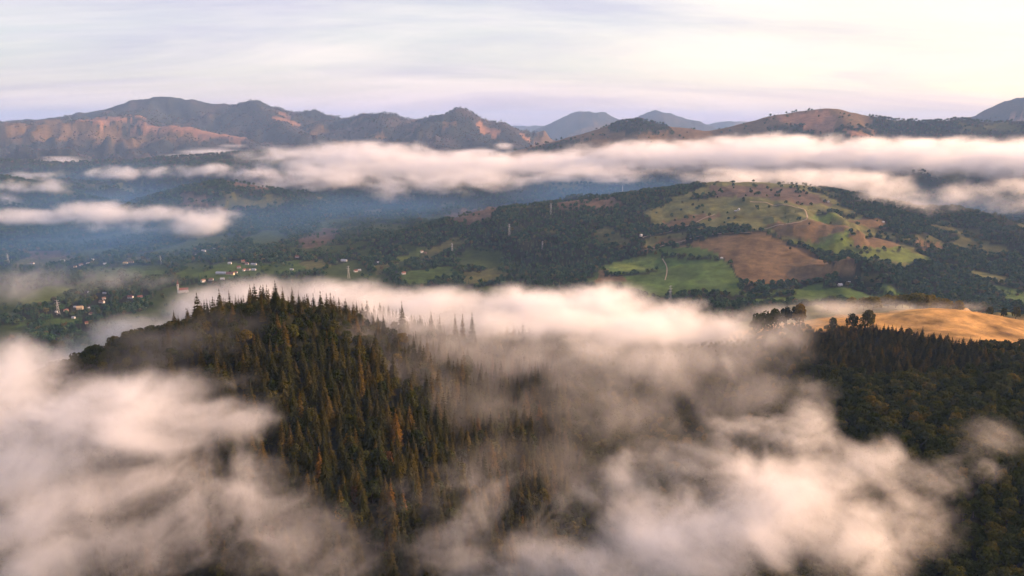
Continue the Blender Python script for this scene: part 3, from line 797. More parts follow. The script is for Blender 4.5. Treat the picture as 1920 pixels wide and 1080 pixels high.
def broad_parts(sd, h=13., rad=4.6, leaves=620, ls=.62):
    r = random.Random(sd)
    tv, tq = [], []
    lathe_trunk(tv, tq, h * .55, .34, .14, lean=(r.uniform(-.5, .5), r.uniform(-.5, .5)))
    lobes = []
    nl = 11
    for i in range(nl):
        a = i * 2.4 + r.uniform(-.4, .4); t = (i + .5) / nl
        rr = rad * .62 * math.sqrt(1 - (t * 1.5 - .5) ** 2 if abs(t * 1.5 - .5) < 1 else 0) * r.uniform(.7, 1.15)
        z = h * (.34 + .50 * t)
        lr = rad * r.uniform(.34, .52) * (1.05 - .25 * t)
        lobes.append((rr * math.cos(a), rr * math.sin(a), z, lr))
        limb(tv, tq, (0, 0, h * (.25 + .25 * t)), (rr * math.cos(a) * .8, rr * math.sin(a) * .8, z), .07)
    V, Fc = [], []
    for k in range(leaves):
        lx, ly, lz, lr = lobes[k % nl]
        u = r.uniform(-.75, 1); a = r.uniform(0, 6.283); s = math.sqrt(1 - u * u)
        n = Vector((s * math.cos(a), s * math.sin(a), u))
        p = Vector((lx, ly, lz)) + n * lr * r.uniform(.72, 1.08)
        nn = (n + Vector((r.uniform(-.7, .7), r.uniform(-.7, .7), r.uniform(-.5, .7)))).normalized()
        e = nn.orthogonal().normalized(); f = nn.cross(e)
        sz = ls * r.uniform(.6, 1.35)
        b = len(V)
        V += [tuple(p + e * sz), tuple(p + f * sz * .8 + nn * sz * .2), tuple(p - e * sz), tuple(p - f * sz * .8 - nn * sz * .1)]
        Fc.append((b, b + 1, b + 2, b + 3))
    return (tv, tq), (V, Fc)
def far_broad(sd, h=10., rad=4.2):
    """hillside tree: lumpy crown of a few dozen leaf masses on a short trunk"""
    (tv, tq), (V, Fc) = broad_parts(sd, h, rad, 70, 1.55)
    return (tv[:30], [q for q in tq if max(q) < 30]), (V, Fc)
def far_spruce(sd, h=13.):
    return spruce_parts(sd, h, 2.6, 6)
def joined(name, parts, leafm):
    (tv, tq), (V, Fc) = parts
    b = len(tv)
    return pymesh(name, tv + V, list(tq) + [tuple(i + b for i in f) for f in Fc], [M_BARK, leafm], [0] * len(tq) + [1] * len(Fc))
NV = 5
SPR = []; BRO = []
for i in range(NV):
    p = spruce_parts(100 + i)
    SPR.append((pymesh('spruce_trunk', *p[0], [M_BARK]), pymesh('spruce_crown', *p[1], [M_SPRUCE]), joined('spruce', p, M_SPRUCE)))
    p = broad_parts(200 + i)
    BRO.append((pymesh('broadleaf_trunk', *p[0], [M_BARK]), pymesh('broadleaf_crown', *p[1], [M_BROAD]), joined('broadleaf', p, M_BROAD)))
HILL = [joined('hill_tree', far_broad(300 + i), M_FAR) for i in range(4)] + [joined('hill_spruce', far_spruce(320 + i), M_FAR) for i in range(2)] + [joined('turning_tree', far_broad(300 + i), M_FARBROWN) for i in range(3)]

def tree_thing(name, kind, x, y, z, h, rz, label, group=None, width=1., crown_mat=None, variant=None):
    lib, h0 = (SPR, 20.) if kind == 's' else (BRO, 13.)
    v = rnd.randrange(NV) if variant is None else variant
    e = link(name, None, label=label, category='tree', group=group)
    e.location = (x, y, z); e.rotation_euler = (0, 0, rz)
    s = h / h0
    e.scale = (s * width, s * width, s)
    link('trunk', lib[v][0], e)
    c = link('crown', lib[v][1], e)
    if crown_mat:
        c.material_slots[0].link = 'OBJECT'; c.material_slots[0].material = crown_mat
    return e

# trees of the near hill
g_ = np.random.RandomState(3)
def wedge(n, r0, r1, half):
    r = np.sqrt(g_.uniform(r0 * r0, r1 * r1, n)); a = g_.uniform(-half, half, n)
    return r * np.sin(a), r * np.cos(a)
def relax(x, y, dmin):
    """drop points closer than dmin to an earlier one (grid hash)"""
    cell = {}
    keep = []
    for i in range(len(x)):
        cx_, cy_ = int(x[i] // dmin[i]), int(y[i] // dmin[i])
        ok = True
        for a in (-1, 0, 1):
            for b in (-1, 0, 1):
                for j in cell.get((cx_ + a, cy_ + b), ()):
                    if (x[i] - x[j]) ** 2 + (y[i] - y[j]) ** 2 < (dmin[i] * .8) ** 2: ok = False; break
                if not ok: break
            if not ok: break
        if ok:
            cell.setdefault((cx_, cy_), []).append(i); keep.append(i)
    return np.array(keep)
wx, wy = wedge(50000, 150, 1000, R(46.5))
wz = height(wx, wy)
_, wd = cover(wx, wy, wz)
k = wd > .5
wx, wy, wz = wx[k], wy[k], wz[k]
nb = fbm2(wx, wy, 70, 3)
pc = at(1640, 650, 610)
is_s = (wx + 22 * nb < 30) & (wx + 18 * nb > -205)
cr_y = np.interp(wx, RIDGES[0][0][:, 0], RIDGES[0][0][:, 1])
is_s &= ~((np.abs(wy - cr_y + 6) < 26) & (g_.uniform(0, 1, len(wx)) < .78))
is_s &= g_.uniform(0, 1, len(wx)) < .86
is_s |= (((wx - pc[0]) / 80) ** 2 + ((wy - pc[1]) / 75) ** 2 + .5 * nb) < 1
dm = np.where(is_s, 3.8, 5.8)
k = relax(wx, wy, dm)
wx, wy, wz, is_s, nb = wx[k], wy[k], wz[k], is_s[k], nb[k]
crest = RIDGES[0][0]
cd = np.full(len(wx), 1e9)
for i in range(len(crest) - 1):
    ax_, ay_ = crest[i][:2]; bx_, by_ = crest[i + 1][:2]
    t_ = np.clip(((wx - ax_) * (bx_ - ax_) + (wy - ay_) * (by_ - ay_)) / ((bx_ - ax_) ** 2 + (by_ - ay_) ** 2), 0, 1)
    cd = np.minimum(cd, np.hypot(wx - ax_ - t_ * (bx_ - ax_), wy - ay_ - t_ * (by_ - ay_)))
hh = np.where(is_s, 9 + 14 * g_.uniform(0, 1, len(wx)) ** .8, g_.uniform(8.5, 14, len(wx)))
hh *= np.where(is_s, .58 + .42 * sstep(8, 45, cd), .62 + .38 * sstep(5, 40, cd))
hh *= np.where((wy > 520) & (wx > 60), np.where(is_s, .52, np.where(wy > 540, .62, .8)), 1)
rot = g_.uniform(0, 6.28, len(wx))
ww = g_.uniform(.85, 1.4, len(wx)) * np.where(is_s & (wy > 520) & (wx > 60), 1.7, 1)
# how well each one shows: clear of the land and of the fog
px_, py_ = project(wx, wy, wz + hh * .8)
vis = np.ones(len(wx))
T = np.linspace(.30, .985, 30)
tx, ty, tz = wx[:, None] * T, wy[:, None] * T, CZ + (wz + hh * .8 - CZ)[:, None] * T
vis[(height(tx, ty) > tz).any(1)] = 0
od = np.zeros(len(wx))
for lo, vox, n, den, sg in FOGS:
    i0 = np.round((tx - lo[0]) / vox).astype(int); i1 = np.round((ty - lo[1]) / vox).astype(int); i2_ = np.round((tz - lo[2]) / vox).astype(int)
    okk = (i0 >= 0) & (i0 < n[0]) & (i1 >= 0) & (i1 < n[1]) & (i2_ >= 0) & (i2_ < n[2])
    dv = np.where(okk, den[np.where(okk, (i2_ * n[1] + i1) * n[0] + i0, 0)], 0)
    od += dv.sum(1) * sg * np.hypot(wx, wy) * (T[1] - T[0])
vis *= np.exp(-od)
vis[(px_ < 4) | (px_ > 1916) | (py_ < 0) | (py_ > 1070)] = 0
score = vis ** .7 * hh * np.where(is_s, .35, .8) / np.hypot(wx, wy)
single = np.zeros(len(wx), bool)
for m_, cnt in ((is_s, 262), (~is_s, 225)):
    ids = np.nonzero(m_ & (vis > .22))[0]
    ids = ids[np.argsort(-score[ids])][:cnt]
    single[ids] = True
    for i in ids:
        if is_s[i]:
            zone = wy[i] > 540 and wx[i] > 60
            size = 'tall' if hh[i] > 15 else ('short' if hh[i] < 10.5 else 'middling')
            if zone:
                lab = ('bushy dark conifer in the grove below the golden meadow, ' + ('nearer the fog' if px_[i] < 1610 else 'beneath the pale meadow trees' if px_[i] < 1690 else 'nearer the broadleaf wood'))
                grp = 'conifers below the golden meadow'
            else:
                row = 'just under the crest' if py_[i] < 630 else 'on the upper slope' if py_[i] < 720 else 'at mid slope' if py_[i] < 830 else 'low on the slope'
                colm = 'on the misty shoulder of the hill' if px_[i] < 400 else 'beside the peach fog' if px_[i] < 500 else 'below the tallest crest spruce' if px_[i] < 600 else 'towards the gully' if px_[i] < 760 else 'in the brown gully fog' if px_[i] < 900 else 'deep in the gully fog'
                lab = size + ' dark spruce ' + row + ' ' + colm
                grp = 'spruces of the near hill'
            tree_thing('spruce_tree', 's', wx[i], wy[i], wz[i] - .3, hh[i], rot[i], lab, grp, ww[i])
        else:
            size = 'large' if hh[i] > 11.5 else 'small' if hh[i] < 9 else 'middling'
            if px_[i] < 700:
                lab = size + ' olive broadleaf tree ' + ('at the crest' if py_[i] < 640 else 'on the slope') + (' on the misty hill end' if px_[i] < 330 else ' among the spruces')
            elif px_[i] < 1420:
                lab = size + ' leafy tree in the gully, ' + ('under the fog lip' if py_[i] < 740 else 'at its middle' if py_[i] < 860 else 'near its foot') + (' beside the spruces' if px_[i] < 1060 else ' beside the broadleaf wood')
            else:
                row = 'at the meadow edge' if py_[i] < 665 else 'in the upper wood' if py_[i] < 730 else 'in the middle wood' if py_[i] < 820 else 'among the lower fog wisps'
                colm = ' next to the gully fog' if px_[i] < 1570 else ' under the conifer grove' if px_[i] < 1700 else ' under the golden slope' if px_[i] < 1820 else ' beyond the golden slope corner'
                lab = size + ' round dark tree ' + row + colm
            grp = 'broadleaf trees of the near hill'
            tree_thing('broadleaf_tree', 'b', wx[i], wy[i], wz[i] - .3, hh[i], rot[i], lab, grp, g_.uniform(.9, 1.2))
def ground_tree(kind, px, top, d, label, width=1., group=None, name=None, crown_mat=None, hmin=4., variant=None):
    x, y, zt = at(px, top, d)
    z = float(height(np.array([x]), np.array([y]))[0])
    tree_thing(name or ('spruce_tree' if kind == 's' else 'broadleaf_tree'), kind, x, y, z - .3, max(hmin, zt - z + .3), rnd.uniform(0, 6.28), label, group, width, crown_mat, variant)
for a in [
    ('s', 515, 526, 436, 'tallest pointed spruce standing above the wooded crest', 1.15),
    ('s', 410, 541, 424, 'narrow dark spruce rising alone over the misty shoulder', 1.1),
    ('s', 368, 549, 420, 'broad low spruce at the start of the wooded crest', 1.5),
    ('s', 547, 538, 440, 'pointed spruce just beside the tallest one on the crest', 1.1),
    ('s', 559, 544, 441, 'slender spire close behind the pair of crest spruces', .7),
    ('s', 600, 545, 447, 'dark spruce on the crest where the fog begins', 1.2),
    ('s', 530, 548, 432, 'stout spruce leaning against the tallest crest spruce', 1.1),
    ('s', 753, 563, 488, 'lone spruce silhouetted against white fog', .85),
    ('s', 789, 590, 497, 'short spruce in the fog beside the pointed pair', 1.0),
    ('s', 808, 584, 500, 'taller of the two dark spruces close together in fog', 1.0),
    ('s', 824, 591, 504, 'shorter of the two dark spruces close together in fog', .9),
    ('s', 853, 588, 520, 'faint grey spruce nearly swallowed by fog', .9),
    ('s', 867, 588, 522, 'second faint spruce nearly swallowed by fog', .9),
    ('s', 885, 586, 525, 'last faint spruce before the fog covers the crest', .9),
    ('b', 1600, 586, 682, 'round dark tree standing before the golden meadow', .9),
    ('b', 1630, 578, 682, 'taller pale tree beside the round one before the golden meadow', .9),
    ('b', 1563, 592, 672, 'dark conical tree at the lower edge of the meadow', .7),
    ('s', 1731, 612, 620, 'pointed conifer breaking the lower meadow line', 1.3),
    ('s', 1773, 628, 610, 'small pointed conifer alone on the lower meadow edge', 1.4),
    ('b', 1502, 568, 710, 'large dark tree at the end of the hedge on the meadow crest', .9),
    ('b', 1495, 570, 715, 'dark tree inside the hedge on the meadow crest', .8),
    ('b', 1475, 573, 712, 'low hedge tree on the meadow crest', .9),
    ('b', 1455, 577, 708, 'smaller hedge tree on the meadow crest', .9),
    ('b', 1436, 581, 702, 'second last hedge tree on the meadow crest', .9),
    ('b', 1422, 586, 698, 'last hedge tree beside the fog on the meadow crest', .9),
    ('b', 1858, 573, 770, 'first of three dark trees behind the golden slope', .8),
    ('b', 1884, 576, 770, 'middle of three dark trees behind the golden slope', .8),
    ('b', 1908, 573, 770, 'last of three dark trees behind the golden slope', .8),
]:
    ground_tree(*a)
for px, top, w in ((1600, 556, 1.4), (1622, 556, 1.4), (1640, 553, 1.4), (1655, 554, 1.4), (1668, 551, 1.4), (1682, 553, 1.3), (1695, 551, 1.4), (1709, 549, 1.4), (1722, 546, 1.4), (1735, 549, 1.4), (1746, 550, 1.4), (1760, 556, 1.3), (1775, 558, 1.3), (1798, 561, 1.2), (1560, 562, 1.3)):
    ground_tree('b', px, top, 800 + (px * 7) % 23, 'yellow green bush in the sunlit row behind the golden meadow', w, 'bushes behind the golden meadow', crown_mat=M_YELLEAF if px > 1590 else None)
for px, py, d, lab, cm in ((656, 838, 352, 'bright yellow autumn tree among dark spruces', M_GOLDLEAF), (728, 872, 340, 'rust coloured tree among dark spruces', M_RUSTLEAF), (668, 940, 318, 'dull red brown tree low on the spruce slope', M_RUSTLEAF), (638, 968, 312, 'small yellow tree low on the spruce slope', M_GOLDLEAF), (505, 1020, 300, 'orange tree almost hidden by low fog', M_RUSTLEAF)):
    q = ground_hit([(px, py + 12)], 200)[0]
    z = float(height(q[:1], q[1:])[0])
    tree_thing('autumn_tree', 'b', q[0], q[1], z, 12.5 if 'small' not in lab else 9, rnd.uniform(0, 6), lab, None, .85, cm)

def scatter(name, x, y, z, h, rot, variant, meshes, h0s, widths, label):
    """one wood of many trees: each point carries one tree"""
    me = bpy.data.meshes.new(name)
    me.vertices.add(len(x))
    me.vertices.foreach_set('co', np.stack([x, y, z], 1).astype(f32).ravel())
    hs = np.array(h0s)[variant]
    for an, arr in (('tree_scale', h / hs), ('tree_rot', rot), ('tree_width', widths)):
        me.attributes.new(an, 'FLOAT', 'POINT').data.foreach_set('value', arr.astype(f32))
    me.attributes.new('tree_kind', 'INT', 'POINT').data.foreach_set('value', variant.astype(np.int32))
    for m in meshes[0].materials: me.materials.append(m)
    o = link(name, me, kind='stuff', label=label, category='forest')
    g = bpy.data.node_groups.new(name, 'GeometryNodeTree')
    g.interface.new_socket('Geometry', in_out='INPUT', socket_type='NodeSocketGeometry')
    g.interface.new_socket('Geometry', in_out='OUTPUT', socket_type='NodeSocketGeometry')
    gi = N(g, 'NodeGroupInput'); go = N(g, 'NodeGroupOutput')
    gin = N(g, 'GeometryNodeGeometryToInstance')
    for m in reversed(meshes):
        src = bpy.data.objects.new(name + '_tree', m)
        oi = N(g, 'GeometryNodeObjectInfo'); oi.inputs[0].default_value = src; oi.inputs['As Instance'].default_value = True
        g.links.new(oi.outputs['Geometry'], gin.inputs[0])
    jn = N(g, 'GeometryNodeJoinGeometry')
    g.nodes.remove(gin)
    for nd in [n for n in g.nodes if n.bl_idname == 'GeometryNodeObjectInfo']:
        g.links.new(nd.outputs['Geometry'], jn.inputs[0])
    def attr(nm, ty='FLOAT'):
        a = N(g, 'GeometryNodeInputNamedAttribute', data_type=ty); a.inputs['Name'].default_value = nm
        return a.outputs[0]
    ip = N(g, 'GeometryNodeInstanceOnPoints')
    ip.inputs['Pick Instance'].default_value = True
    g.links.new(gi.outputs[0], ip.inputs['Points']); g.links.new(jn.outputs[0], ip.inputs['Instance'])
    g.links.new(attr('tree_kind', 'INT'), ip.inputs['Instance Index'])
    cr = N(g, 'ShaderNodeCombineXYZ'); g.links.new(attr('tree_rot'), cr.inputs[2]); g.links.new(cr.outputs[0], ip.inputs['Rotation'])
    cs = N(g, 'ShaderNodeCombineXYZ'); sc = attr('tree_scale'); wd_ = fmath(g, 'MULTIPLY', sc, attr('tree_width'))
    g.links.new(wd_, cs.inputs[0]); g.links.new(wd_, cs.inputs[1]); g.links.new(sc, cs.inputs[2]); g.links.new(cs.outputs[0], ip.inputs['Scale'])
    g.links.new(ip.outputs[0], go.inputs[0])
    md = o.modifiers.new('trees', 'NODES'); md.node_group = g
    return o
rest = ~single
for m_, nm, lib, h0, lab in ((is_s & rest, 'spruce_forest', SPR, 20., 'closed dark spruce forest on the near hill'), (~is_s & rest, 'broadleaf_forest', BRO, 13., 'closed dark broadleaf forest on the near hill')):
    n = int(m_.sum())
    scatter(nm, wx[m_], wy[m_], wz[m_] - .3, hh[m_], rot[m_], g_.randint(0, NV, n), [l[2] for l in lib], [h0] * NV, ww[m_], lab)
M_WHITE = simple_mat('white_render', (.42, .42, .41), .8, .08)
M_CREAM = simple_mat('cream_render', (.48, .40, .28), .8, .1)
M_REDROOF = simple_mat('red_tiles', (.16, .065, .05), .85, .3, 1.5)
M_BROWNROOF = simple_mat('brown_tiles', (.15, .09, .065), .85, .3, 1.5)
M_GREYROOF = simple_mat('grey_sheet_roof', (.34, .36, .38), .5, .2, 1.5)
M_OCHREROOF = simple_mat('ochre_roof', (.40, .30, .17), .8, .2, 1.5)
M_WOODW = simple_mat('weathered_boards', (.16, .12, .09), .9, .3, 3)
M_GLASS = simple_mat('window_glass', (.03, .035, .04), .15, .1)
M_DOOR = simple_mat('door_paint', (.10, .06, .04), .6, .2)
HOUSES = [
    (150, 580, 15, 10, 5.0, M_CREAM, M_OCHREROOF, .5, 'large cream house with pale ochre roof in the village'),
    (124, 584, 10, 7, 3.2, M_CREAM, M_REDROOF, 1.2, 'small house with red roof beside the large cream house'),
    (141, 577, 7, 5, 2.8, M_WHITE, M_GREYROOF, .2, 'tiny white outbuilding behind the large cream house'),
    (167, 580, 10, 7, 3.4, M_WHITE, M_GREYROOF, .9, 'white house with grey roof beside the large cream house'),
    (171, 590, 10, 7, 3.0, M_CREAM, M_REDROOF, 1.4, 'low red roofed house just below the grey roofed one'),
    (138, 597, 8, 5, 2.6, M_WHITE, M_GREYROOF, .1, 'white shed standing by itself below the village houses'),
    (163, 607, 8, 6, 3.0, M_CREAM, M_REDROOF, .8, 'small lit house at the edge of the hillside fog'),
    (245, 559, 14, 9, 3.8, M_WHITE, M_REDROOF, .15, 'broad white house with dull red roof, first of a pair'),
    (263, 559, 13, 9, 3.8, M_WHITE, M_REDROOF, .7, 'broad white house with dull red roof, second of the pair'),
    (191, 568, 14, 8, 3.6, M_WHITE, M_BROWNROOF, .1, 'long white house with brown roof in mid village'),
    (195, 561, 9, 7, 3.2, M_WHITE, M_BROWNROOF, .9, 'brown roofed house directly behind the long white house'),
    (168, 550, 9, 6, 3.0, M_WHITE, M_GREYROOF, .4, 'grey roofed house at the mist edge of the village'),
    (196, 551, 10, 5, 2.6, M_WHITE, M_GREYROOF, 0., 'low white barn on its own field strip'),
    (240, 568, 6, 5, 2.6, M_WHITE, M_GREYROOF, .3, 'tiny white hut under the pair of red roofed houses'),
    (106, 586, 6, 4, 2.5, M_WHITE, M_GREYROOF, 0., 'tiny white hut at the foot of a pylon'),
    (235, 495, 14, 8, 4.0, M_CREAM, M_OCHREROOF, .2, 'sunlit yellow gabled house in the far village fields'),
    (246, 493, 20, 8, 3.0, M_CREAM, M_BROWNROOF, .1, 'long brown roofed barn next to the sunlit yellow house'),
    (152, 498, 12, 8, 3.4, M_WHITE, M_BROWNROOF, .6, 'white house in the far hamlet by the dark hill foot'),
    (166, 496, 12, 8, 3.4, M_WHITE, M_GREYROOF, 1.0, 'grey roofed house in the far hamlet by the dark hill foot'),
    (141, 501, 9, 6, 3.0, M_CREAM, M_BROWNROOF, .2, 'dull brown cottage in the far hamlet by the dark hill foot'),
    (118, 490, 12, 7, 3.2, M_WHITE, M_GREYROOF, .3, 'pale barn beside the mauve field'),
    (60, 495, 16, 7, 3.2, M_WHITE, M_BROWNROOF, .1, 'long low barn under the mauve field'),
    (197, 496, 10, 7, 3.0, M_WHITE, M_GREYROOF, .5, 'pale cottage between far hamlet and yellow house'),
    (174, 488, 8, 6, 3.0, M_WHITE, M_GREYROOF, .1, 'tiny white cottage above the far hamlet'),
    (382, 472, 16, 7, 4.0, M_WHITE, M_GREYROOF, .1, 'bright white hall high above the village street'),
    (369, 479, 10, 6, 3.0, M_WHITE, M_GREYROOF, .2, 'small white house below the bright white hall'),
    (402, 468, 9, 6, 3.0, M_WHITE, M_GREYROOF, .2, 'faint grey house beyond the bright white hall'),
    (415, 514, 36, 10, 4.5, M_WHITE, M_GREYROOF, .05, 'very long white farm building at the fog edge'),
    (432, 515, 26, 12, 4.0, M_CREAM, M_REDROOF, .1, 'long dark red roof beside the long white farm building'),
    (431, 495, 12, 8, 3.6, M_WHITE, M_GREYROOF, .2, 'white house with grey roof just outside the cluster'),
    (456, 492, 12, 9, 5.0, M_CREAM, M_REDROOF, .9, 'tall cream house at the top of the house cluster'),
    (463, 496, 12, 8, 4.0, M_WHITE, M_REDROOF, .3, 'red roofed house in the middle of the cluster'),
    (448, 503, 13, 9, 4.4, M_WHITE, M_REDROOF, .5, 'white house with red roof low in the cluster'),
    (458, 508, 12, 8, 4.0, M_WHITE, M_REDROOF, 1.3, 'white gabled house at the lower edge of the cluster'),
    (466, 507, 11, 8, 3.8, M_WHITE, M_BROWNROOF, .1, 'brown roofed house at the lower edge of the cluster'),
    (476, 497, 20, 7, 3.2, M_WHITE, M_GREYROOF, .02, 'long white barn behind the cluster'),
    (476, 507, 14, 7, 3.2, M_WHITE, M_GREYROOF, .1, 'grey barn beside the lower edge of the cluster'),
    (442, 512, 11, 7, 3.4, M_WHITE, M_REDROOF, .2, 'white cottage between the long farm building and cluster'),
    (381, 529, 13, 9, 5.5, M_WHITE, M_BROWNROOF, 1.2, 'tall white house standing near the church'),
    (396, 526, 13, 9, 4.0, M_WHITE, M_BROWNROOF, .3, 'white house with brown roof next to the tall one'),
    (417, 525, 12, 8, 4.0, M_WHITE, M_GREYROOF, .3, 'white house dipping into the fog edge'),
    (557, 483, 13, 9, 4.0, M_WHITE, M_REDROOF, .3, 'isolated red roofed house below the blue slope'),
    (547, 506, 12, 5, 2.6, M_WHITE, M_GREYROOF, .0, 'pale shed alone in the green valley field'),
    (645, 490, 22, 9, 3.4, M_WHITE, M_GREYROOF, .1, 'grey farm roofs at the foot of the wooded slope'),
    (667, 510, 12, 8, 4.0, M_WHITE, M_REDROOF, .9, 'white house at the foot of the pasture hill near fog'),
    (674, 508, 10, 7, 3.2, M_WHITE, M_GREYROOF, .3, 'second white house at the hill foot near fog'),
    (757, 514, 13, 9, 4.2, M_WHITE, M_REDROOF, .8, 'white house with bright red roof above the fog'),
    (791, 473, 12, 8, 4.2, M_WHITE, M_BROWNROOF, 1.0, 'white farmhouse in the wooded hillside clearing'),
    (798, 475, 9, 6, 3.0, M_WOODW, M_BROWNROOF, .2, 'brown shed beside the farmhouse in the clearing'),
    (709, 493, 7, 5, 2.8, M_WHITE, M_GREYROOF, .3, 'tiny white hut in the trees on the lower slope'),
    (1202, 444, 9, 7, 4.0, M_WHITE, M_GREYROOF, .9, 'bright white hut where forest meets the brown strip'),
    (1385, 394, 9, 8, 3.8, M_WHITE, M_GREYROOF, 1.3, 'white cottage high on the open pasture'),
    (1379, 397, 10, 5, 2.4, M_WOODW, M_GREYROOF, .1, 'low wooden shed beside the high white cottage'),
    (1353, 485, 8, 5, 2.6, M_WHITE, M_GREYROOF, .4, 'small white shed at the corner of the brown field'),
    (1575, 536, 11, 8, 3.6, M_WHITE, M_GREYROOF, .3, 'white farmhouse under the round trees at the pasture foot'),
    (1591, 530, 9, 5, 2.6, M_WHITE, M_GREYROOF, .1, 'grey shed beside the farmhouse at the pasture foot'),
    (1553, 379, 7, 5, 3.0, M_WHITE, M_GREYROOF, .4, 'tiny pale hut near the cloud on the pasture'),
    (1866, 525, 9, 6, 3.0, M_WHITE, M_GREYROOF, .4, 'small white hut alone on the wooded slope'),
    (1656, 417, 8, 6, 2.8, M_WHITE, M_GREYROOF, .4, 'tiny hut at the top of the brown clearing'),
]
HP = ground_hit([(a[0], a[1]) for a in HOUSES], 1000)
# woods on the hills beyond
X_, Y_, H_ = [], [], []
for r0, r1, area, hs in ((1000, 1900, 58., 1.0), (1900, 2900, 78., 1.0), (2900, 4000, 170., 1.2), (4000, 5300, 300., 1.35), (5300, 6600, 520., 1.1), (6600, 8600, 800., 1.2)):
    A = R(42) * (r1 * r1 - r0 * r0)
    fx_, fy_ = wedge(int(A / area), r0, r1, R(42))
    fz_ = height(fx_, fy_)
    _, fd = cover(fx_, fy_, fz_)
    clump = .55 + .9 * sstep(-.5, .4, fbm2(fx_, fy_, 38, 2))
    kk = g_.uniform(0, 1, len(fx_)) < fd * clump
    for hq, a in zip(HP, HOUSES):          # yards kept clear round the houses
        kk &= ~((np.abs(fx_ - hq[0]) < a[2] * .5 + 7) & (fy_ - hq[1] < 12) & (fy_ - hq[1] > -34))
    X_.append(fx_[kk]); Y_.append(fy_[kk]); H_.append(g_.uniform(6.5, 12.5, kk.sum()) * hs)
X_ = np.concatenate(X_); Y_ = np.concatenate(Y_); H_ = np.concatenate(H_)
Z_ = height(X_, Y_)
fp, fq = project(X_, Y_, Z_)
kk = (fp > -180) & (fp < 2100)
X_, Y_, H_, Z_ = X_[kk], Y_[kk], H_[kk], Z_[kk]
conif = fbm2(X_ + 400, Y_, 300, 3) > .25
var = np.where(conif & (g_.uniform(0, 1, len(X_)) < .7), 4 + g_.randint(0, 2, len(X_)), g_.randint(0, 4, len(X_)))
far_ = (Y_ > 5200) & (g_.uniform(0, 1, len(X_)) < .75) | (Y_ > 3900) & (g_.uniform(0, 1, len(X_)) < .2)
var = np.where(far_, 6 + g_.randint(0, 3, len(X_)), var)
print('HILL TREES', len(X_), 'NEAR', len(wx), int(is_s.sum()))
scatter('hillside_forest', X_, Y_, Z_ - .4, np.where((var > 3) & (var < 6), H_ * 1.3, H_), g_.uniform(0, 6.28, len(X_)), var, HILL, [10.] * 4 + [13.] * 2 + [10.] * 3, g_.uniform(.9, 1.3, len(X_)), 'dark woods covering the hillsides round the valley')
# single trees on the open pasture
LONE = [(1279, 382), (1298, 373), (1299, 387), (1318, 400), (1265, 416), (1394, 377), (1229, 449), (1255, 449), (1251, 480), (1241, 483), (1229, 479), (1517, 423), (1557, 421), (1480, 456), (1481, 469), (1498, 461), (1523, 471), (1595, 464), (1578, 452), (1614, 479), (1625, 478), (1567, 492),
        (1555, 497), (1546, 495), (1415, 540), (1465, 537), (1514, 535), (1494, 545), (1445, 552), (1630, 542), (1644, 530), (1280, 440), (860, 402), (935, 378), (1345, 372), (1420, 366), (1512, 366)]
def LONE_LAB(a, b):
    if a < 1000: return 'lone dark tree on the mauve field above the wood'
    if b > 525: return 'dark hedge tree along the foot of the pasture hill'
    if b < 392: return 'lone dark tree high on the pasture near the ' + ('forest edge' if a < 1330 else 'cloud')
    if a < 1270: return 'dark tree ' + ('above the footpath in the green field' if b > 470 else 'by the brown strip at the forest edge')
    if a < 1330: return 'dark tree beside the grove in the middle of the pasture'
    if a < 1530: return 'lone tree on the slope ' + ('beside the farm track bend' if b < 440 else 'along the green strip above the brown field')
    return 'dark tree on the ' + ('upper' if b < 470 else 'lower') + ' green terrace by the wooded ravine'
LP = ground_hit(LONE, 1200)
LZ = height(LP[:, 0], LP[:, 1])
for i, (q, z) in enumerate(zip(LP, LZ)):
    tree_thing('pasture_tree', 's' if i in (8, 9, 31) else 'b', q[0], q[1], z - .3, rnd.uniform(8, 14) * (1.3 if i in (8, 31) else 1), rnd.uniform(0, 6), LONE_LAB(*LONE[i]), 'lone trees on the pasture hill', 1.05)

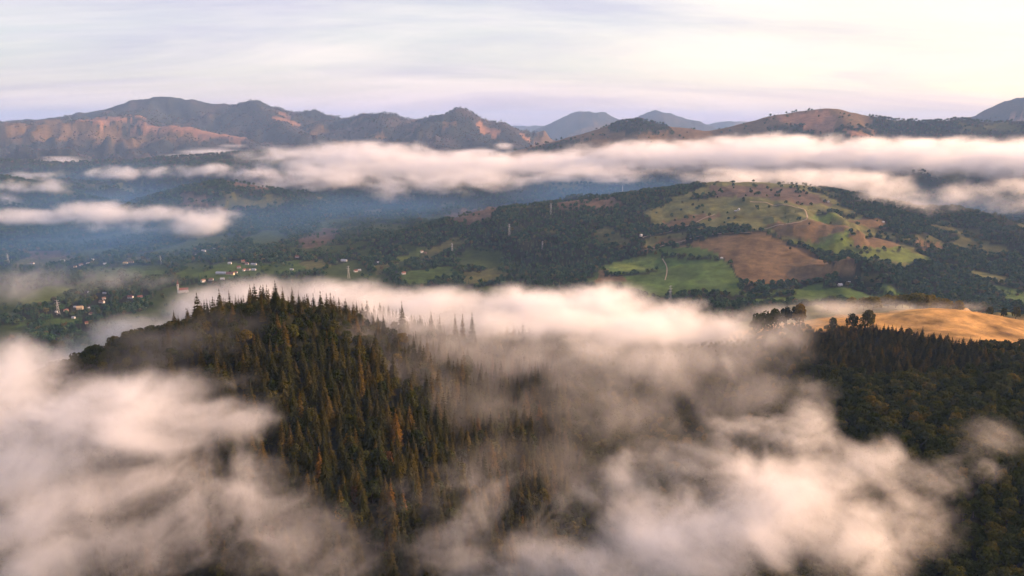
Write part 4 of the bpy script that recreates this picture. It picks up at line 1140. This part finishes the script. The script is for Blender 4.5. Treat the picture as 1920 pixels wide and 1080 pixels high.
# ------------------------------------------------------------------ houses
def boxmesh(name, x0, x1, y0, y1, z0, z1, m):
    V = [(x, y, z) for z in (z0, z1) for y in (y0, y1) for x in (x0, x1)]
    return pymesh(name, V, [(0, 2, 3, 1), (4, 5, 7, 6), (0, 1, 5, 4), (2, 6, 7, 3), (0, 4, 6, 2), (1, 3, 7, 5)], [m])
_hm = {}
def house_meshes(L, Wd, hw, wall, roof):
    key = (L, Wd, hw, wall.name, roof.name)
    if key in _hm: return _hm[key]
    rh = Wd * .42
    a, b = L / 2, Wd / 2
    V = [(-a, -b, -2), (a, -b, -2), (a, b, -2), (-a, b, -2), (-a, -b, hw), (a, -b, hw), (a, b, hw), (-a, b, hw), (-a, 0, hw + rh), (a, 0, hw + rh)]
    wl = pymesh('wall', V, [(0, 1, 5, 4), (1, 2, 6, 9, 5), (2, 3, 7, 6), (3, 0, 4, 8, 7)], [wall])
    e = .5; s = rh / b; t = .22
    V = []
    for x in (-a - e, a + e):
        V += [(x, -b - e, hw - s * e + .05), (x, 0, hw + rh + .05), (x, b + e, hw - s * e + .05), (x, b + e, hw - s * e + .05 + t), (x, 0, hw + rh + .05 + t), (x, -b - e, hw - s * e + .05 + t)]
    rf = pymesh('roof', V, [(0, 6, 7, 1), (1, 7, 8, 2), (2, 8, 9, 3), (3, 9, 10, 4), (4, 10, 11, 5), (5, 11, 6, 0), (0, 1, 4, 5), (1, 2, 3, 4), (7, 6, 11, 10), (8, 7, 10, 9)], [roof])
    ch = boxmesh('chimney', a * .4, a * .4 + .7, .4, 1.1, hw + rh * .5, hw + rh + 1.1, M_BROWNROOF)
    dr = boxmesh('door', -.5, .5, -b - .06, -b + .02, 0, min(2.1, hw - .3), M_DOOR)
    wins = []
    nwin = max(2, int(L / 3.2))
    for i in range(nwin):
        x = -a + (i + .5) * L / nwin
        if abs(x) < 1.1: x += 1.6
        wins.append(boxmesh('window', x - .5, x + .5, -b - .05, -b + .02, .9, min(2.2, hw - .35), M_GLASS))
        wins.append(boxmesh('window', x - .5, x + .5, b - .02, b + .05, .9, min(2.2, hw - .35), M_GLASS))
    _hm[key] = (wl, rf, ch, dr, wins)
    return _hm[key]
def house(q, rz, label, L=11., Wd=8., hw=3.2, wall=None, roof=None, name='house', group=None, cat='house'):
    x, y = q; z = float(height(np.array([x]), np.array([y]))[0])
    wl, rf, ch, dr, wins = house_meshes(L, Wd, hw, wall or M_WHITE, roof or M_REDROOF)
    e = link(name, None, label=label, category=cat, group=group)
    e.location = (x, y, z + .3); e.rotation_euler = (0, 0, rz); e.scale = (.72, .72, .72)
    link('wall', wl, e); r = link('roof', rf, e)
    if name == 'house': link('chimney', ch, r)
    link('door', dr, e)
    for w in wins: link('window', w, e)
    return e
for q, a in zip(HP, HOUSES):
    nm = 'barn' if any(w in a[8] for w in ('barn', 'farm building', 'hall', 'roofs', 'dark red roof')) else ('shed' if any(w in a[8] for w in ('shed', 'hut', 'outbuilding')) else 'house')
    house(q, a[7] - .2, a[8], a[2], a[3], a[4], a[5], a[6], nm, 'houses of the valley', nm)
# church
q = ground_hit([(345, 548)], 1000)[0]
z = float(height(q[:1], q[1:])[0])
ch = link('church', None, label='white village church with slim pointed tower', category='church')
ch.location = (q[0], q[1], z); ch.rotation_euler = (0, 0, .4)
wl, rf, _c, dr, wins = house_meshes(18., 9., 6., M_WHITE, M_REDROOF)
link('nave', wl, ch); link('roof', rf, ch); link('door', dr, ch)
for w in wins: link('window', w, ch)
link('tower', boxmesh('tower', -13., -8.8, -2.1, 2.1, -2, 19, M_WHITE), ch)
sv = [(-13.3, -2.4, 18.9), (-8.5, -2.4, 18.9), (-8.5, 2.4, 18.9), (-13.3, 2.4, 18.9), (-12.3, -1.4, 22), (-9.5, -1.4, 22), (-9.5, 1.4, 22), (-12.3, 1.4, 22), (-10.9, 0, 30)]
link('spire', pymesh('spire', sv, [(0, 1, 5, 4), (1, 2, 6, 5), (2, 3, 7, 6), (3, 0, 4, 7), (4, 5, 8), (5, 6, 8), (6, 7, 8), (7, 4, 8), (3, 2, 1, 0)], [M_REDROOF]), ch)
for sy in (-2.14, 2.06): link('belfry_window', boxmesh('belfry_window', -11.5, -10.3, sy, sy + .08, 14.5, 17, M_GLASS), ch)

# ------------------------------------------------------------------ pylons
M_STEEL = simple_mat('galvanised_steel', (.40, .41, .42), .45, .1, 1, .0)
def strut(V, Fc, p, q, r=.22):
    b = len(V); p = Vector(p); q = Vector(q); d = (q - p).normalized(); u = d.orthogonal().normalized(); w = d.cross(u)
    for c in (p, q):
        for j in range(4):
            a = j * math.pi / 2 + .785
            V.append(tuple(c + u * r * math.cos(a) + w * r * math.sin(a)))
    for j in range(4): Fc.append((b + j, b + (j + 1) % 4, b + 4 + (j + 1) % 4, b + 4 + j))
PH = 34.
def wd(z): return 2.6 * (1 - z / PH) ** 1.2 + .45 if z < PH else .1
legs, brace, arms, ins = [], ([], []), [], []
for sx, sy in ((1, 1), (1, -1), (-1, 1), (-1, -1)):
    V, Fc = [], []
    zs = [-1.5, 6, 12, 18, 24, 29, PH]
    for a, b in zip(zs, zs[1:]): strut(V, Fc, (sx * wd(max(a, 0)), sy * wd(max(a, 0)), a), (sx * wd(b), sy * wd(b), b), .15)
    legs.append(pymesh('leg', V, Fc, [M_STEEL]))
zs = [0, 6, 12, 18, 24, 29]
for a, b in zip(zs, zs[1:]):
    for sg_ in (1, -1):
        strut(*brace, (-wd(a), sg_ * wd(a), a), (wd(b), sg_ * wd(b), b), .07); strut(*brace, (wd(a), sg_ * wd(a), a), (-wd(b), sg_ * wd(b), b), .07)
        strut(*brace, (sg_ * wd(a), -wd(a), a), (sg_ * wd(b), wd(b), b), .07); strut(*brace, (sg_ * wd(a), wd(a), a), (sg_ * wd(b), -wd(b), b), .07)
brm = pymesh('bracing', *brace, [M_STEEL])
for z, L in ((22, 5.0), (27, 6.0), (32, 4.4)):
    V, Fc = [], []
    for sg_ in (1, -1):
        strut(V, Fc, (0, .4, z), (sg_ * L, 0, z + .3), .09); strut(V, Fc, (0, -.4, z), (sg_ * L, 0, z + .3), .09); strut(V, Fc, (0, 0, z + 1.4), (sg_ * L, 0, z + .3), .12)
    a = pymesh('crossarm', V, Fc, [M_STEEL])
    V, Fc = [], []
    for sg_ in (1, -1): strut(V, Fc, (sg_ * L, 0, z + .2), (sg_ * L, 0, z - 1.4), .16)
    arms.append((a, pymesh('insulator', V, Fc, [M_GLASS])))
PYL = [(955, 443, 'pylon rising from the middle of the dark wood', 1.), (1033, 402, 'pylon on the wooded slope above the middle one', 1.), (848, 474, 'short pylon beside the olive clearing', .8), (1167, 362, 'pylon below the long cloud band at the forest top', 1.), (1017, 468, 'faint low pylon deep in the dark wood', .7),
       (1256, 569, 'large pylon at the foot of the green field near fog', 1.1), (654, 522, 'pylon at the fog edge below the wooded slope', .9), (110, 590, 'pylon standing among the village houses', .85), (16, 494, 'faint pylon at the edge of the mauve field', .8), (302, 496, 'faint pylon in the far valley fields', .7)]
PP = ground_hit([(a[0], a[1]) for a in PYL], 1000)
for q, a in zip(PP, PYL):
    z = float(height(q[:1], q[1:])[0])
    e = link('pylon', None, label=a[2], category='pylon', group='pylons crossing the valley')
    e.location = (q[0], q[1], z); e.rotation_euler = (0, 0, .5); e.scale = (a[3],) * 3
    for l in legs: link('leg', l, e)
    link('bracing', brm, e)
    for am, im_ in arms:
        p = link('crossarm', am, e); link('insulator', im_, p)

# ------------------------------------------------------------------ farm tracks on the pasture
M_TRACK = simple_mat('dry_earth', (.27, .21, .14), 1, .2, .3)
def track(name, pts, width):
    P = ground_hit(pts, 1200)
    Q = [P[0]]
    for a, b in zip(P, P[1:]):
        m = max(2, int(np.hypot(*(b - a)) / 9))
        for i in range(1, m + 1): Q.append(a + (b - a) * i / m)
    Q = np.array(Q)
    for _ in range(6): Q[1:-1] = (Q[:-2] + 2 * Q[1:-1] + Q[2:]) / 4
    t = np.gradient(Q, axis=0); t /= np.linalg.norm(t, axis=1, keepdims=True)
    nrm = np.stack([-t[:, 1], t[:, 0]], 1)
    rows = np.stack([Q + nrm * width * k for k in (-.5, 0, .5)], 1).reshape(-1, 2)
    z = height(rows[:, 0], rows[:, 1]) + 1.1
    V = np.concatenate([rows, z[:, None]], 1)
    F_ = []
    for i in range(len(Q) - 1):
        for j in range(2): F_.append((i * 3 + j, i * 3 + j + 1, i * 3 + j + 4, i * 3 + j + 3))
    link(name, mesh_from(name, V, np.array(F_), None, True, M_TRACK), kind='structure')
track('path', [(1406, 378), (1440, 380), (1480, 386), (1508, 392), (1514, 402), (1515, 412), (1496, 418), (1470, 423), (1430, 430)], 3.4)
track('path', [(1206, 470), (1240, 462), (1280, 452), (1320, 442), (1360, 438), (1410, 436)], 3.4)
track('path', [(1242, 486), (1250, 498), (1251, 510), (1247, 526)], 2.4)
track('path', [(1205, 446), (1240, 438), (1290, 424), (1340, 402)], 3.0)
